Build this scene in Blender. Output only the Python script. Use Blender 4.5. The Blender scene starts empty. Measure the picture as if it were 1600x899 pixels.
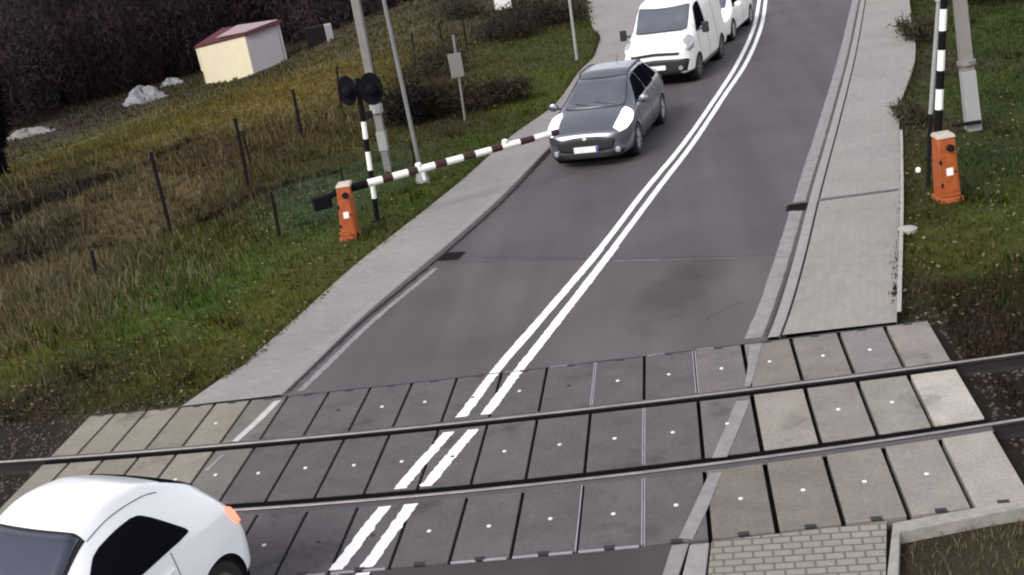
import bpy, bmesh, math, random
import numpy as np
from mathutils import Vector, Matrix

# ------------------------------------------------------------------ camera, world, sun, exposure
scene = bpy.context.scene
COL = scene.collection
FPX = 1839.35
CH = 5.895
CF = np.array([-0.15912966, 0.9304301, -0.33011753])
CR = np.array([0.97972013, 0.1075846, -0.16903852])
CU = np.array([0.12176296, 0.35032183, 0.928681])
cam_d = bpy.data.cameras.new('camera')
cam = bpy.data.objects.new('camera', cam_d); COL.objects.link(cam)
cam_d.sensor_width = 36; cam_d.lens = FPX / 1600 * 36
cam_d.clip_start = 0.1; cam_d.clip_end = 3000
M = Matrix(((CR[0], CU[0], -CF[0], 0), (CR[1], CU[1], -CF[1], 0), (CR[2], CU[2], -CF[2], CH), (0, 0, 0, 1)))
cam.matrix_world = M
scene.camera = cam

SUN_EL, SUN_DIR = math.radians(42), Vector((-0.62, -0.78, 0))      # soft light from behind-left of the camera
world = bpy.data.worlds.new('World'); scene.world = world; world.use_nodes = True
wn = world.node_tree; bg = wn.nodes['Background']
sky = wn.nodes.new('ShaderNodeTexSky'); sky.sky_type = 'NISHITA'; sky.sun_disc = False
sky.sun_elevation = SUN_EL; sky.sun_rotation = math.atan2(SUN_DIR.x, SUN_DIR.y)
sky.air_density = 1.0; sky.dust_density = 1.2; sky.ozone_density = 1.0
hs = wn.nodes.new('ShaderNodeHueSaturation'); hs.inputs['Saturation'].default_value = 0.25
wn.links.new(sky.outputs[0], hs.inputs['Color']); tint = wn.nodes.new('ShaderNodeVectorMath'); tint.operation = 'MULTIPLY'; tint.inputs[1].default_value = (1.0, 0.985, 0.985)
wn.links.new(hs.outputs[0], tint.inputs[0]); wn.links.new(tint.outputs[0], bg.inputs[0])
bg.inputs[1].default_value = 0.12
sd = bpy.data.lights.new('sun', 'SUN'); sd.energy = 1.1; sd.angle = math.radians(22); sd.color = (1.0, 0.97, 0.93)
so = bpy.data.objects.new('sun', sd); COL.objects.link(so)
toS = Vector((SUN_DIR.x * math.cos(SUN_EL), SUN_DIR.y * math.cos(SUN_EL), math.sin(SUN_EL))).normalized()
so.rotation_euler = toS.to_track_quat('Z', 'Y').to_euler()
scene.view_settings.view_transform = 'Standard'; scene.view_settings.look = 'None'
scene.view_settings.gamma = 1.0; scene.view_settings.exposure = 1.27
scene.render.engine = 'CYCLES'
scene.cycles.pixel_filter_type = 'GAUSSIAN'; scene.cycles.filter_width = 2.3
scene.cycles.max_bounces = 5

rng = np.random.default_rng(7); random.seed(7)

# ------------------------------------------------------------------ pixel -> world helpers (survey of the place)
def G(px, py, z=0.0):
    r = CF + CR * (px - 800) / FPX + CU * (449.5 - py) / FPX
    return np.array([0, 0, CH]) + r * (z - CH) / r[2]
def proj(p):
    v = np.asarray(p, float) - np.array([0, 0, CH]); d = v @ CF
    return 800 + FPX * (v @ CR) / d, 449.5 - FPX * (v @ CU) / d
def sstep(t):
    t = np.clip(t, 0, 1); return t * t * (3 - 2 * t)
def hermite(xs, ys, x):
    """monotone cubic interpolation; ys may be (n,k)"""
    xs = np.asarray(xs, float); ys = np.asarray(ys, float)
    if ys.ndim == 1: ys = ys[:, None]; flat = True
    else: flat = False
    x = np.clip(np.atleast_1d(np.asarray(x, float)), xs[0], xs[-1])
    h = np.diff(xs)[:, None]; d = np.diff(ys, axis=0) / h
    m = np.zeros_like(ys); m[0] = d[0]; m[-1] = d[-1]
    if len(xs) > 2:
        same = d[:-1] * d[1:] > 0
        w1 = 2 * h[1:] + h[:-1]; w2 = h[1:] + 2 * h[:-1]
        with np.errstate(divide='ignore', invalid='ignore'):
            hm = (w1 + w2) / (w1 / d[:-1] + w2 / d[1:])
        m[1:-1] = np.where(same, hm, 0)
    i = np.clip(np.searchsorted(xs, x) - 1, 0, len(xs) - 2)
    hh = h[i]; t = ((x - xs[i])[:, None]) / hh
    r = (2*t**3-3*t**2+1)*ys[i] + (t**3-2*t**2+t)*hh*m[i] + (-2*t**3+3*t**2)*ys[i+1] + (t**3-t**2)*hh*m[i+1]
    return r[:, 0] if flat else r

# ------------------------------------------------------------------ materials
def nt(name):
    m = bpy.data.materials.new(name); m.use_nodes = True
    return m, m.node_tree, m.node_tree.nodes['Principled BSDF']
def mat(name, col, rough=0.6, metal=0.0, var=0.12, scale=3.0, ior=1.45, bump=0.0, bscale=60.0, spec=0.5, coat=0.0, emit=None, es=0.0, objcol=False, detail=6, var2=0.0, scale2=0.4):
    m, t, b = nt(name); N = t.nodes; L = t.links
    tc = N.new('ShaderNodeTexCoord')
    geo = N.new('ShaderNodeNewGeometry')
    no = N.new('ShaderNodeTexNoise'); no.inputs['Scale'].default_value = scale; no.inputs['Detail'].default_value = detail
    no.inputs['Roughness'].default_value = 0.65
    L.new(geo.outputs['Position'], no.inputs['Vector'])
    mr = N.new('ShaderNodeMapRange'); mr.inputs[1].default_value = 0.25; mr.inputs[2].default_value = 0.75
    mr.inputs[3].default_value = 1 - var; mr.inputs[4].default_value = 1 + var
    L.new(no.outputs['Fac'], mr.inputs[0])
    fac = mr.outputs[0]
    if var2:
        n2 = N.new('ShaderNodeTexNoise'); n2.inputs['Scale'].default_value = scale2; n2.inputs['Detail'].default_value = 3
        L.new(geo.outputs['Position'], n2.inputs['Vector'])
        m2 = N.new('ShaderNodeMapRange'); m2.inputs[1].default_value = 0.3; m2.inputs[2].default_value = 0.7
        m2.inputs[3].default_value = 1 - var2; m2.inputs[4].default_value = 1 + var2
        L.new(n2.outputs['Fac'], m2.inputs[0])
        mm = N.new('ShaderNodeMath'); mm.operation = 'MULTIPLY'
        L.new(fac, mm.inputs[0]); L.new(m2.outputs[0], mm.inputs[1]); fac = mm.outputs[0]
    vm = N.new('ShaderNodeVectorMath'); vm.operation = 'SCALE'
    if objcol:
        oi = N.new('ShaderNodeObjectInfo'); L.new(oi.outputs['Color'], vm.inputs[0])
    else:
        vm.inputs[0].default_value = col[:3]
    L.new(fac, vm.inputs['Scale'])
    L.new(vm.outputs[0], b.inputs['Base Color'])
    b.inputs['Roughness'].default_value = rough; b.inputs['Metallic'].default_value = metal
    b.inputs['Specular IOR Level'].default_value = spec; b.inputs['IOR'].default_value = ior
    b.inputs['Coat Weight'].default_value = coat; b.inputs['Coat Roughness'].default_value = 0.05
    if emit:
        b.inputs['Emission Color'].default_value = (*emit, 1); b.inputs['Emission Strength'].default_value = es
    if bump:
        nb = N.new('ShaderNodeTexNoise'); nb.inputs['Scale'].default_value = bscale; nb.inputs['Detail'].default_value = 4
        L.new(geo.outputs['Position'], nb.inputs['Vector'])
        bn = N.new('ShaderNodeBump'); bn.inputs['Strength'].default_value = bump; bn.inputs['Distance'].default_value = 0.01
        L.new(nb.outputs['Fac'], bn.inputs['Height']); L.new(bn.outputs[0], b.inputs['Normal'])
    return m
def vcol_mat(name, rough=0.9, var=0.25, scale=6.0, bump=0.6, bscale=25, trans=0.0):
    m, t, b = nt(name); N = t.nodes; L = t.links
    at = N.new('ShaderNodeAttribute'); at.attribute_name = 'Col'
    geo = N.new('ShaderNodeNewGeometry')
    no = N.new('ShaderNodeTexNoise'); no.inputs['Scale'].default_value = scale; no.inputs['Detail'].default_value = 8; no.inputs['Roughness'].default_value = 0.7
    L.new(geo.outputs['Position'], no.inputs['Vector'])
    mr = N.new('ShaderNodeMapRange'); mr.inputs[1].default_value = 0.3; mr.inputs[2].default_value = 0.7
    mr.inputs[3].default_value = 1 - var; mr.inputs[4].default_value = 1 + var
    L.new(no.outputs['Fac'], mr.inputs[0])
    vm = N.new('ShaderNodeVectorMath'); vm.operation = 'SCALE'
    L.new(at.outputs['Color'], vm.inputs[0]); L.new(mr.outputs[0], vm.inputs['Scale'])
    L.new(vm.outputs[0], b.inputs['Base Color']); b.inputs['Roughness'].default_value = rough
    b.inputs['Specular IOR Level'].default_value = 0.15
    if bump:
        nb = N.new('ShaderNodeTexNoise'); nb.inputs['Scale'].default_value = bscale; nb.inputs['Detail'].default_value = 6
        L.new(geo.outputs['Position'], nb.inputs['Vector'])
        bn = N.new('ShaderNodeBump'); bn.inputs['Strength'].default_value = bump; bn.inputs['Distance'].default_value = 0.06
        L.new(nb.outputs['Fac'], bn.inputs['Height']); L.new(bn.outputs[0], b.inputs['Normal'])
    return m

def asphalt_mat(name, col, stain=None, lane_streaks=True):
    m = mat(name, col, 0.85, var=0.24, scale=55, bump=0.35, bscale=180, spec=0.3, var2=0.13, scale2=0.5)
    t = m.node_tree; N = t.nodes; L = t.links; b = N['Principled BSDF']
    src = b.inputs['Base Color'].links[0].from_socket
    geo = N.new('ShaderNodeNewGeometry')
    # wheel-track streaks that run along the road
    mp = N.new('ShaderNodeMapping'); mp.inputs['Rotation'].default_value = (0, 0, math.radians(13)); mp.inputs['Scale'].default_value = (1.3, 0.06, 1)
    L.new(geo.outputs['Position'], mp.inputs['Vector'])
    n = N.new('ShaderNodeTexNoise'); n.inputs['Scale'].default_value = 1.0; n.inputs['Detail'].default_value = 4
    L.new(mp.outputs[0], n.inputs['Vector'])
    mr = N.new('ShaderNodeMapRange'); mr.inputs[1].default_value = 0.3; mr.inputs[2].default_value = 0.7; mr.inputs[3].default_value = 0.84; mr.inputs[4].default_value = 1.17
    L.new(n.outputs['Fac'], mr.inputs[0])
    vm = N.new('ShaderNodeVectorMath'); vm.operation = 'SCALE'; L.new(src, vm.inputs[0]); L.new(mr.outputs[0], vm.inputs['Scale'])
    out = vm.outputs[0]
    if stain:                       # oil stain with its own outline
        for (cx, cy, rx, ry, ang, dark) in stain:
            mp2 = N.new('ShaderNodeMapping'); mp2.vector_type = 'TEXTURE'
            mp2.inputs['Location'].default_value = (cx, cy, 0); mp2.inputs['Rotation'].default_value = (0, 0, ang); mp2.inputs['Scale'].default_value = (rx, ry, 1)
            L.new(geo.outputs['Position'], mp2.inputs['Vector'])
            nn = N.new('ShaderNodeTexNoise'); nn.inputs['Scale'].default_value = 2.2; nn.inputs['Detail'].default_value = 5
            L.new(geo.outputs['Position'], nn.inputs['Vector'])
            ln = N.new('ShaderNodeVectorMath'); ln.operation = 'LENGTH'; L.new(mp2.outputs[0], ln.inputs[0])
            ad = N.new('ShaderNodeMath'); ad.operation = 'ADD'; L.new(ln.outputs['Value'], ad.inputs[0]); L.new(nn.outputs['Fac'], ad.inputs[1])
            r2 = N.new('ShaderNodeMapRange'); r2.interpolation_type = 'SMOOTHSTEP'; r2.inputs[1].default_value = 0.6; r2.inputs[2].default_value = 1.5; r2.inputs[3].default_value = dark; r2.inputs[4].default_value = 1
            L.new(ad.outputs[0], r2.inputs[0])
            v2 = N.new('ShaderNodeVectorMath'); v2.operation = 'SCALE'; L.new(out, v2.inputs[0]); L.new(r2.outputs[0], v2.inputs['Scale']); out = v2.outputs[0]
    L.new(out, b.inputs['Base Color'])
    return m

def paver_mat(name, col, joint=0.75, bw=0.2, bh=0.1, rot=0.0, mort=0.008, offset=0.5):
    m = mat(name, col, 0.85, var=0.1, scale=14, bump=0.25, bscale=90, spec=0.25, var2=0.08, scale2=0.6)
    t = m.node_tree; N = t.nodes; L = t.links; b = N['Principled BSDF']
    src = b.inputs['Base Color'].links[0].from_socket
    geo = N.new('ShaderNodeNewGeometry'); mp = N.new('ShaderNodeMapping'); mp.inputs['Rotation'].default_value = (0, 0, rot)
    L.new(geo.outputs['Position'], mp.inputs['Vector'])
    br = N.new('ShaderNodeTexBrick'); br.inputs['Color1'].default_value = (1, 1, 1, 1); br.inputs['Color2'].default_value = (.9, .9, .9, 1); br.inputs['Mortar'].default_value = (joint,) * 3 + (1,)
    br.inputs['Scale'].default_value = 1; br.inputs['Mortar Size'].default_value = mort; br.inputs['Brick Width'].default_value = bw; br.inputs['Row Height'].default_value = bh; br.offset = offset
    L.new(mp.outputs[0], br.inputs['Vector'])
    mx = N.new('ShaderNodeVectorMath'); mx.operation = 'MULTIPLY'; L.new(src, mx.inputs[0]); L.new(br.outputs['Color'], mx.inputs[1])
    L.new(mx.outputs[0], b.inputs['Base Color'])
    return m

MT = {}
MT['asphalt'] = asphalt_mat('asphalt', (0.081, 0.0705, 0.0755))
_s = G(1062, 455)
MT['asphalt_near'] = asphalt_mat('asphalt_near', (0.087, 0.0755, 0.0795), stain=[(_s[0], _s[1], 0.75, 1.9, math.radians(-18), 0.62)])
MT['paint_white'] = mat('paint_white', (0.78, 0.76, 0.77), 0.6, var=0.10, scale=9)
MT['paint_worn'] = mat('paint_worn', (0.205, 0.19, 0.192), 0.7, var=0.28, scale=5)
MT['groove_shade'] = mat('groove_shade', (0.004, 0.0035, 0.004), 0.95, spec=0.05)  # near-black that paints the shade inside the rail grooves
MT['paint_mid'] = mat('paint_mid', (0.42, 0.40, 0.40), 0.7, var=0.2, scale=8)
MT['tar'] = mat('tar', (0.018, 0.015, 0.018), 0.6, var=0.3, scale=6)
MT['slab'] = mat('slab', (0.2, 0.2, 0.2), 0.85, var=0.20, scale=2.4, bump=0.35, bscale=120, spec=0.2, objcol=True, var2=0.12, scale2=26, detail=9)
_t = MT['slab'].node_tree; _b = _t.nodes['Principled BSDF']; _src = _b.inputs['Base Color'].links[0].from_socket
_g = _t.nodes.new('ShaderNodeNewGeometry'); _v = _t.nodes.new('ShaderNodeTexVoronoi'); _v.inputs['Scale'].default_value = 1.1; _v.feature = 'SMOOTH_F1'
_n = _t.nodes.new('ShaderNodeTexNoise'); _n.inputs['Scale'].default_value = 5; _n.inputs['Detail'].default_value = 8; _t.links.new(_g.outputs['Position'], _n.inputs['Vector'])
_mv = _t.nodes.new('ShaderNodeVectorMath'); _mv.operation = 'ADD'; _t.links.new(_g.outputs['Position'], _mv.inputs[0]); _t.links.new(_n.outputs['Color'], _mv.inputs[1]); _t.links.new(_mv.outputs[0], _v.inputs['Vector'])
_r = _t.nodes.new('ShaderNodeMapRange'); _r.inputs[1].default_value = 0.05; _r.inputs[2].default_value = 0.32; _r.inputs[3].default_value = 0.68; _r.inputs[4].default_value = 1.04; _t.links.new(_v.outputs['Distance'], _r.inputs[0])
_m = _t.nodes.new('ShaderNodeVectorMath'); _m.operation = 'SCALE'; _t.links.new(_src, _m.inputs[0]); _t.links.new(_r.outputs[0], _m.inputs['Scale']); _t.links.new(_m.outputs[0], _b.inputs['Base Color'])
MT['anchor'] = mat('anchor', (0.62, 0.6, 0.6), 0.5, var=0.1)
MT['anchor_dark'] = mat('anchor_dark', (0.02, 0.018, 0.02), 0.6)
MT['edge_steel'] = mat('edge_steel', (0.34, 0.31, 0.33), 0.5, metal=0.2, var=0.2, scale=5)
MT['pavement'] = paver_mat('pavement', (0.240, 0.221, 0.212), 0.90, 0.2, 0.1, math.radians(13), 0.006)
MT['pavement_right'] = paver_mat('pavement_right', (0.250, 0.229, 0.219), 0.88, 0.2, 0.1, math.radians(100), 0.006)
MT['pavers'] = paver_mat('pavers', (0.24, 0.218, 0.19), 0.5, 0.17, 0.10, math.radians(2), 0.012)
MT['kerb'] = mat('kerb', (0.235, 0.215, 0.207), 0.85, var=0.15, scale=8, bump=0.2)
MT['kerb_pale'] = mat('kerb_pale', (0.30, 0.285, 0.26), 0.85, var=0.15, scale=8, bump=0.2)
MT['kerb_corner'] = mat('kerb_corner', (0.25, 0.23, 0.205), 0.9, var=0.3, scale=7, bump=0.3)
MT['dirt_thin'] = mat('dirt_thin', (0.085, 0.075, 0.075), 0.9, var=0.3, scale=6)
MT['dirt'] = mat('dirt', (0.022, 0.017, 0.015), 0.95, var=0.3, scale=9, bump=0.6)
MT['rail_side'] = mat('rail_side', (0.014, 0.010, 0.010), 0.85, metal=0.0, var=0.3, scale=7)
MT['rail_head'] = mat('rail_head', (0.33, 0.295, 0.28), 0.42, metal=0.75, var=0.35, scale=3)
MT['sleeper'] = mat('sleeper', (0.06, 0.045, 0.038), 0.9, var=0.3, scale=8)
MT['stone'] = mat('stone', (0.06, 0.045, 0.04), 0.95, var=0.5, scale=9)
MT['stone_pale'] = mat('stone_pale', (0.13, 0.105, 0.09), 0.95, var=0.3, scale=9)
MT['terrain'] = vcol_mat('terrain', var=0.35, scale=3.2, bump=0.8, bscale=14)
MT['grass'] = vcol_mat('grass', var=0.1, bump=0)
MT['grass'].node_tree.nodes['Principled BSDF'].inputs['Specular IOR Level'].default_value = 0.03
MT['orange'] = mat('orange', (0.32, 0.072, 0.016), 0.6, var=0.28, scale=6, var2=0.15, scale2=22)
MT['black'] = mat('black', (0.006, 0.005, 0.007), 0.85, var=0.2, spec=0.12)
MT['white_enamel'] = mat('white_enamel', (0.80, 0.79, 0.74), 0.45, var=0.05)
MT['cap_pale'] = mat('cap_pale', (0.42, 0.36, 0.29), 0.6, var=0.15)
MT['boom_red'] = mat('boom_red', (0.035, 0.008, 0.008), 0.5, var=0.15)
MT['grey_metal'] = mat('grey_metal', (0.20, 0.195, 0.195), 0.55, metal=0.3, var=0.15, scale=4)
MT['dark_metal'] = mat('dark_metal', (0.010, 0.008, 0.009), 0.8, var=0.2, spec=0.15)
MT['concrete'] = mat('concrete', (0.185, 0.175, 0.165), 0.9, var=0.15, scale=4, bump=0.3)
MT['concrete_pale'] = mat('concrete_pale', (0.27, 0.27, 0.265), 0.8, var=0.1, scale=4)
MT['lamp_red_off'] = mat('lamp_red_off', (0.03, 0.004, 0.004), 0.3)
MT['orange_lamp'] = mat('orange_lamp', (0.26, 0.07, 0.025), 0.5)
MT['tyre'] = mat('tyre', (0.012, 0.011, 0.012), 0.8, var=0.2)
MT['rim'] = mat('rim', (0.34, 0.33, 0.34), 0.35, metal=0.8, var=0.05)
MT['rim_dark'] = mat('rim_dark', (0.12, 0.12, 0.12), 0.45, metal=0.6, var=0.05)
MT['glass_dark'] = mat('glass_dark', (0.006, 0.006, 0.010), 0.3, var=0, spec=0.0)
MT['glass_screen'] = mat('glass_screen', (0.085, 0.088, 0.112), 0.1, var=0.2, scale=2.5, spec=1.0, metal=0.15)  # base raised to grey-blue, sky reflection put into the colour
MT['glass_smoked'] = mat('glass_smoked', (0.022, 0.023, 0.042), 0.1, var=0.15, scale=2.5, spec=0.8)
MT['silver'] = mat('silver_paint', (0.20, 0.20, 0.23), 0.25, metal=0.85, var=0.04, coat=0.0)
MT['white_car'] = mat('white_paint', (0.86, 0.86, 0.87), 0.3, var=0.02, coat=0.6)
MT['white_van'] = mat('white_van_paint', (0.76, 0.75, 0.72), 0.4, var=0.04, coat=0.3)
MT['plastic'] = mat('black_plastic', (0.014, 0.012, 0.014), 0.6)
MT['headlamp_on'] = mat('headlamp_on', (0.8, 0.8, 0.8), 0.2, emit=(1, 0.98, 0.95), es=2.2)
MT['headlamp_warm'] = mat('headlamp_warm', (0.8, 0.75, 0.6), 0.2, emit=(1, 0.82, 0.5), es=3.0)
MT['headlamp_off'] = mat('headlamp_off', (0.42, 0.42, 0.44), 0.15, metal=0.4)
MT['tail_on'] = mat('tail_on', (0.5, 0.03, 0.02), 0.25, emit=(1, 0.13, 0.07), es=1.6)
MT['tail_core'] = mat('tail_core', (0.8, 0.5, 0.45), 0.25, emit=(1, 0.75, 0.68), es=1.6)
MT['plate'] = mat('plate_white', (0.75, 0.75, 0.74), 0.5, var=0.02)
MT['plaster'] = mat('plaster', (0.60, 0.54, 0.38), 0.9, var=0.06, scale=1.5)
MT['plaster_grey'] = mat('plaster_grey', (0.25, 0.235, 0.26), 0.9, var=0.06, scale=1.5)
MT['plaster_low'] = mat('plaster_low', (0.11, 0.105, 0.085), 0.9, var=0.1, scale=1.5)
MT['roof_red'] = mat('roof_red', (0.075, 0.014, 0.02), 0.8, var=0.12, scale=3)
MT['roof_pink'] = mat('roof_pink', (0.30, 0.225, 0.235), 0.6, var=0.10, scale=2)
MT['tarp'] = mat('tarp', (0.19, 0.185, 0.20), 0.8, var=0.2, scale=2.5)
MT['bark'] = mat('bark', (0.022, 0.015, 0.014), 0.95, var=0.3, scale=5)
MT['twig_brown'] = vcol_mat('twig_brown', var=0.1, bump=0)
MT['mesh_green'] = None

# ------------------------------------------------------------------ mesh builder
class MB:
    def __init__(s): s.v = []; s.f = []
    def add(s, V, F):
        n = len(s.v); s.v += [tuple(map(float, p)) for p in V]; s.f += [tuple(i + n for i in f) for f in F]; return s
    def box(s, c, d, rz=0.0, mtx=None):
        hx, hy, hz = d[0] / 2, d[1] / 2, d[2] / 2
        V = [(x, y, z) for z in (-hz, hz) for x, y in ((-hx, -hy), (hx, -hy), (hx, hy), (-hx, hy))]
        if mtx is not None: V = [tuple(mtx @ Vector(p)) for p in V]
        elif rz: V = [(x * math.cos(rz) - y * math.sin(rz), x * math.sin(rz) + y * math.cos(rz), z) for x, y, z in V]
        V = [(x + c[0], y + c[1], z + c[2]) for x, y, z in V]
        return s.add(V, [(3, 2, 1, 0), (4, 5, 6, 7), (0, 1, 5, 4), (1, 2, 6, 5), (2, 3, 7, 6), (3, 0, 4, 7)])
    def prism(s, poly, z0, z1):
        n = len(poly)
        a = sum(poly[i][0] * poly[(i + 1) % n][1] - poly[(i + 1) % n][0] * poly[i][1] for i in range(n))
        if a < 0: poly = poly[::-1]
        V = [(p[0], p[1], z0) for p in poly] + [(p[0], p[1], z1) for p in poly]
        return s.add(V, [tuple(range(n - 1, -1, -1)), tuple(range(n, 2 * n))] + [(i, (i + 1) % n, n + (i + 1) % n, n + i) for i in range(n)])
    def tube(s, pts, rads, n=10, cap=True):
        pts = [Vector(tuple(map(float, p))) for p in pts]
        if not hasattr(rads, '__len__'): rads = [rads] * len(pts)
        V = []; F = []
        for i, p in enumerate(pts):
            d = (pts[min(i + 1, len(pts) - 1)] - pts[max(i - 1, 0)]).normalized()
            a = d.orthogonal().normalized() if i == 0 else (a - d * a.dot(d)).normalized()
            b = d.cross(a)
            for k in range(n):
                t = 2 * math.pi * k / n; V.append(p + (a * math.cos(t) + b * math.sin(t)) * rads[i])
        for i in range(len(pts) - 1):
            for k in range(n): F.append((i * n + k, i * n + (k + 1) % n, (i + 1) * n + (k + 1) % n, (i + 1) * n + k))
        if cap: F.append(tuple(range(n - 1, -1, -1))); F.append(tuple(range((len(pts) - 1) * n, len(pts) * n)))
        return s.add(V, F)
    def lathe(s, prof, c, axis, n=24):
        """prof: (radius, along) list"""
        ax = Vector(axis).normalized(); a = ax.orthogonal().normalized(); b = ax.cross(a); c = Vector(tuple(map(float, c)))
        V = []; F = []
        for r, h in prof:
            for k in range(n):
                t = 2 * math.pi * k / n; V.append(c + ax * h + (a * math.cos(t) + b * math.sin(t)) * max(r, 1e-4))
        for i in range(len(prof) - 1):
            for k in range(n): F.append((i * n + k, i * n + (k + 1) % n, (i + 1) * n + (k + 1) % n, (i + 1) * n + k))
        F.append(tuple(range(n - 1, -1, -1))); F.append(tuple(range((len(prof) - 1) * n, len(prof) * n)))
        return s.add(V, F)
    def grid(s, P):
        P = np.asarray(P); a, b = P.shape[:2]
        V = P.reshape(-1, 3); F = [(i * b + j, i * b + j + 1, (i + 1) * b + j + 1, (i + 1) * b + j) for i in range(a - 1) for j in range(b - 1)]
        return s.add(V, F)
    def build(s, name, m, parent=None, bevel=0.0, smooth=35, world=False, seg=2, fix=True):
        me = bpy.data.meshes.new(name)
        off = Vector((0, 0, 0))
        if world and parent is not None: off = parent.location
        me.from_pydata([(x - off.x, y - off.y, z - off.z) for x, y, z in s.v], [], s.f)
        if fix:
            bm = bmesh.new(); bm.from_mesh(me); bmesh.ops.recalc_face_normals(bm, faces=bm.faces); bm.to_mesh(me); bm.free()
        me.update()
        o = bpy.data.objects.new(name, me); COL.objects.link(o)
        if m is not None: me.materials.append(m)
        if smooth:
            me.polygons.foreach_set('use_smooth', [True] * len(me.polygons)); me.set_sharp_from_angle(angle=math.radians(smooth))
        if parent is not None: o.parent = parent
        if bevel:
            md = o.modifiers.new('bevel', 'BEVEL'); md.width = bevel; md.segments = seg; md.limit_method = 'ANGLE'
        return o
def fast_mesh(name, V, F, m, vc=None, tri=True):
    me = bpy.data.meshes.new(name); V = np.asarray(V, np.float32); F = np.asarray(F, np.int32)
    k = F.shape[1]; me.vertices.add(len(V)); me.vertices.foreach_set('co', V.ravel())
    me.loops.add(F.size); me.loops.foreach_set('vertex_index', F.ravel())
    me.polygons.add(len(F)); me.polygons.foreach_set('loop_start', np.arange(0, F.size, k, dtype=np.int32))
    me.polygons.foreach_set('loop_total', np.full(len(F), k, np.int32))
    me.update(calc_edges=True); me.materials.append(m)
    if vc is not None:
        ca = me.color_attributes.new('Col', 'FLOAT_COLOR', 'POINT')
        ca.data.foreach_set('color', np.c_[vc, np.ones(len(vc))].astype(np.float32).ravel())
    o = bpy.data.objects.new(name, me); COL.objects.link(o); return o
def tag(o, label=None, cat=None, group=None, kind=None):
    if label: o['label'] = label
    if cat: o['category'] = cat
    if group: o['group'] = group
    if kind: o['kind'] = kind
    return o
def empty(name, loc, label, cat, group=None, rz=0.0):
    o = bpy.data.objects.new(name, None); COL.objects.link(o); o.location = tuple(map(float, loc)); o.rotation_euler = (0, 0, rz)
    o.empty_display_size = 0.3
    return tag(o, label, cat, group)

# ------------------------------------------------------------------ survey curves
def curve(px, z=0.0, far=None):
    P = np.array([G(*p, z)[:2] for p in px]); P = P[np.argsort(P[:, 1])]
    return P
def xat(C, y):
    y = np.asarray(y, float)
    r = hermite(C[:, 1], C[:, 0], y)
    s1 = (C[-1, 0] - C[-3, 0]) / (C[-1, 1] - C[-3, 1]); s0 = (C[1, 0] - C[0, 0]) / (C[1, 1] - C[0, 1])
    y = np.atleast_1d(y)
    r = np.where(y > C[-1, 1], C[-1, 0] + s1 * (y - C[-1, 1]), r)
    return np.where(y < C[0, 1], C[0, 0] + s0 * (y - C[0, 1]), r)
CL_L = curve([(508, 899), (612, 768), (706, 660), (765, 583), (830, 508), (935, 386), (1000, 302), (1060, 230), (1110, 160), (1150, 98), (1176, 40), (1184, 0)])
CL_R = curve([(560, 890), (650, 768), (741, 660), (800, 583), (850, 520), (955, 386), (1020, 300), (1078, 225), (1125, 155), (1163, 98), (1187, 40), (1194, 0)])
LEFT = curve([(310, 740), (360, 690), (437, 622), (560, 506), (640, 440), (700, 390), (780, 318), (860, 236), (905, 190)])
LEFT = np.vstack([LEFT, [[-1.75, 30.0], [-0.95, 34.0], [-0.1, 39.0], [1.0, 48.0]]])
RIGHT = curve([(1100, 899), (1122, 800), (1140, 730), (1175, 590), (1210, 505), (1238, 420), (1268, 310), (1302, 190), (1328, 90), (1346, 0)])
SWL = curve([(270, 636), (400, 545), (560, 410), (720, 283), (800, 212), (868, 162), (905, 112), (930, 85), (938, 60), (925, 40), (918, 5)], 0.08)
SWL = SWL[np.argsort(SWL[:, 1])]
SWR = curve([(1408, 503), (1412, 300), (1411, 232), (1411, 170), (1434, 90), (1424, 0)], 0.08)
KERBZ = lambda y: 0.015 + 0.065 * sstep((np.asarray(y, float) - 13.6) / 5.0)

def strip(name, CA, CB, y0, y1, zf, m, n=160, kind='structure', ia=0.0, ib=0.0, skirt=0.0):
    ys = np.linspace(y0, y1, n); a = xat(CA, ys) + ia; b = xat(CB, ys) + ib; z = zf(ys) * np.ones(n)
    rows = [np.c_[a, ys, z], np.c_[b, ys, z]]
    if skirt: rows = [np.c_[a, ys, z - skirt]] + rows + [np.c_[b, ys, z - skirt]]
    o = MB().grid(np.array(rows).transpose(1, 0, 2)).build(name, m)
    if kind: o['kind'] = kind
    return o

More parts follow.
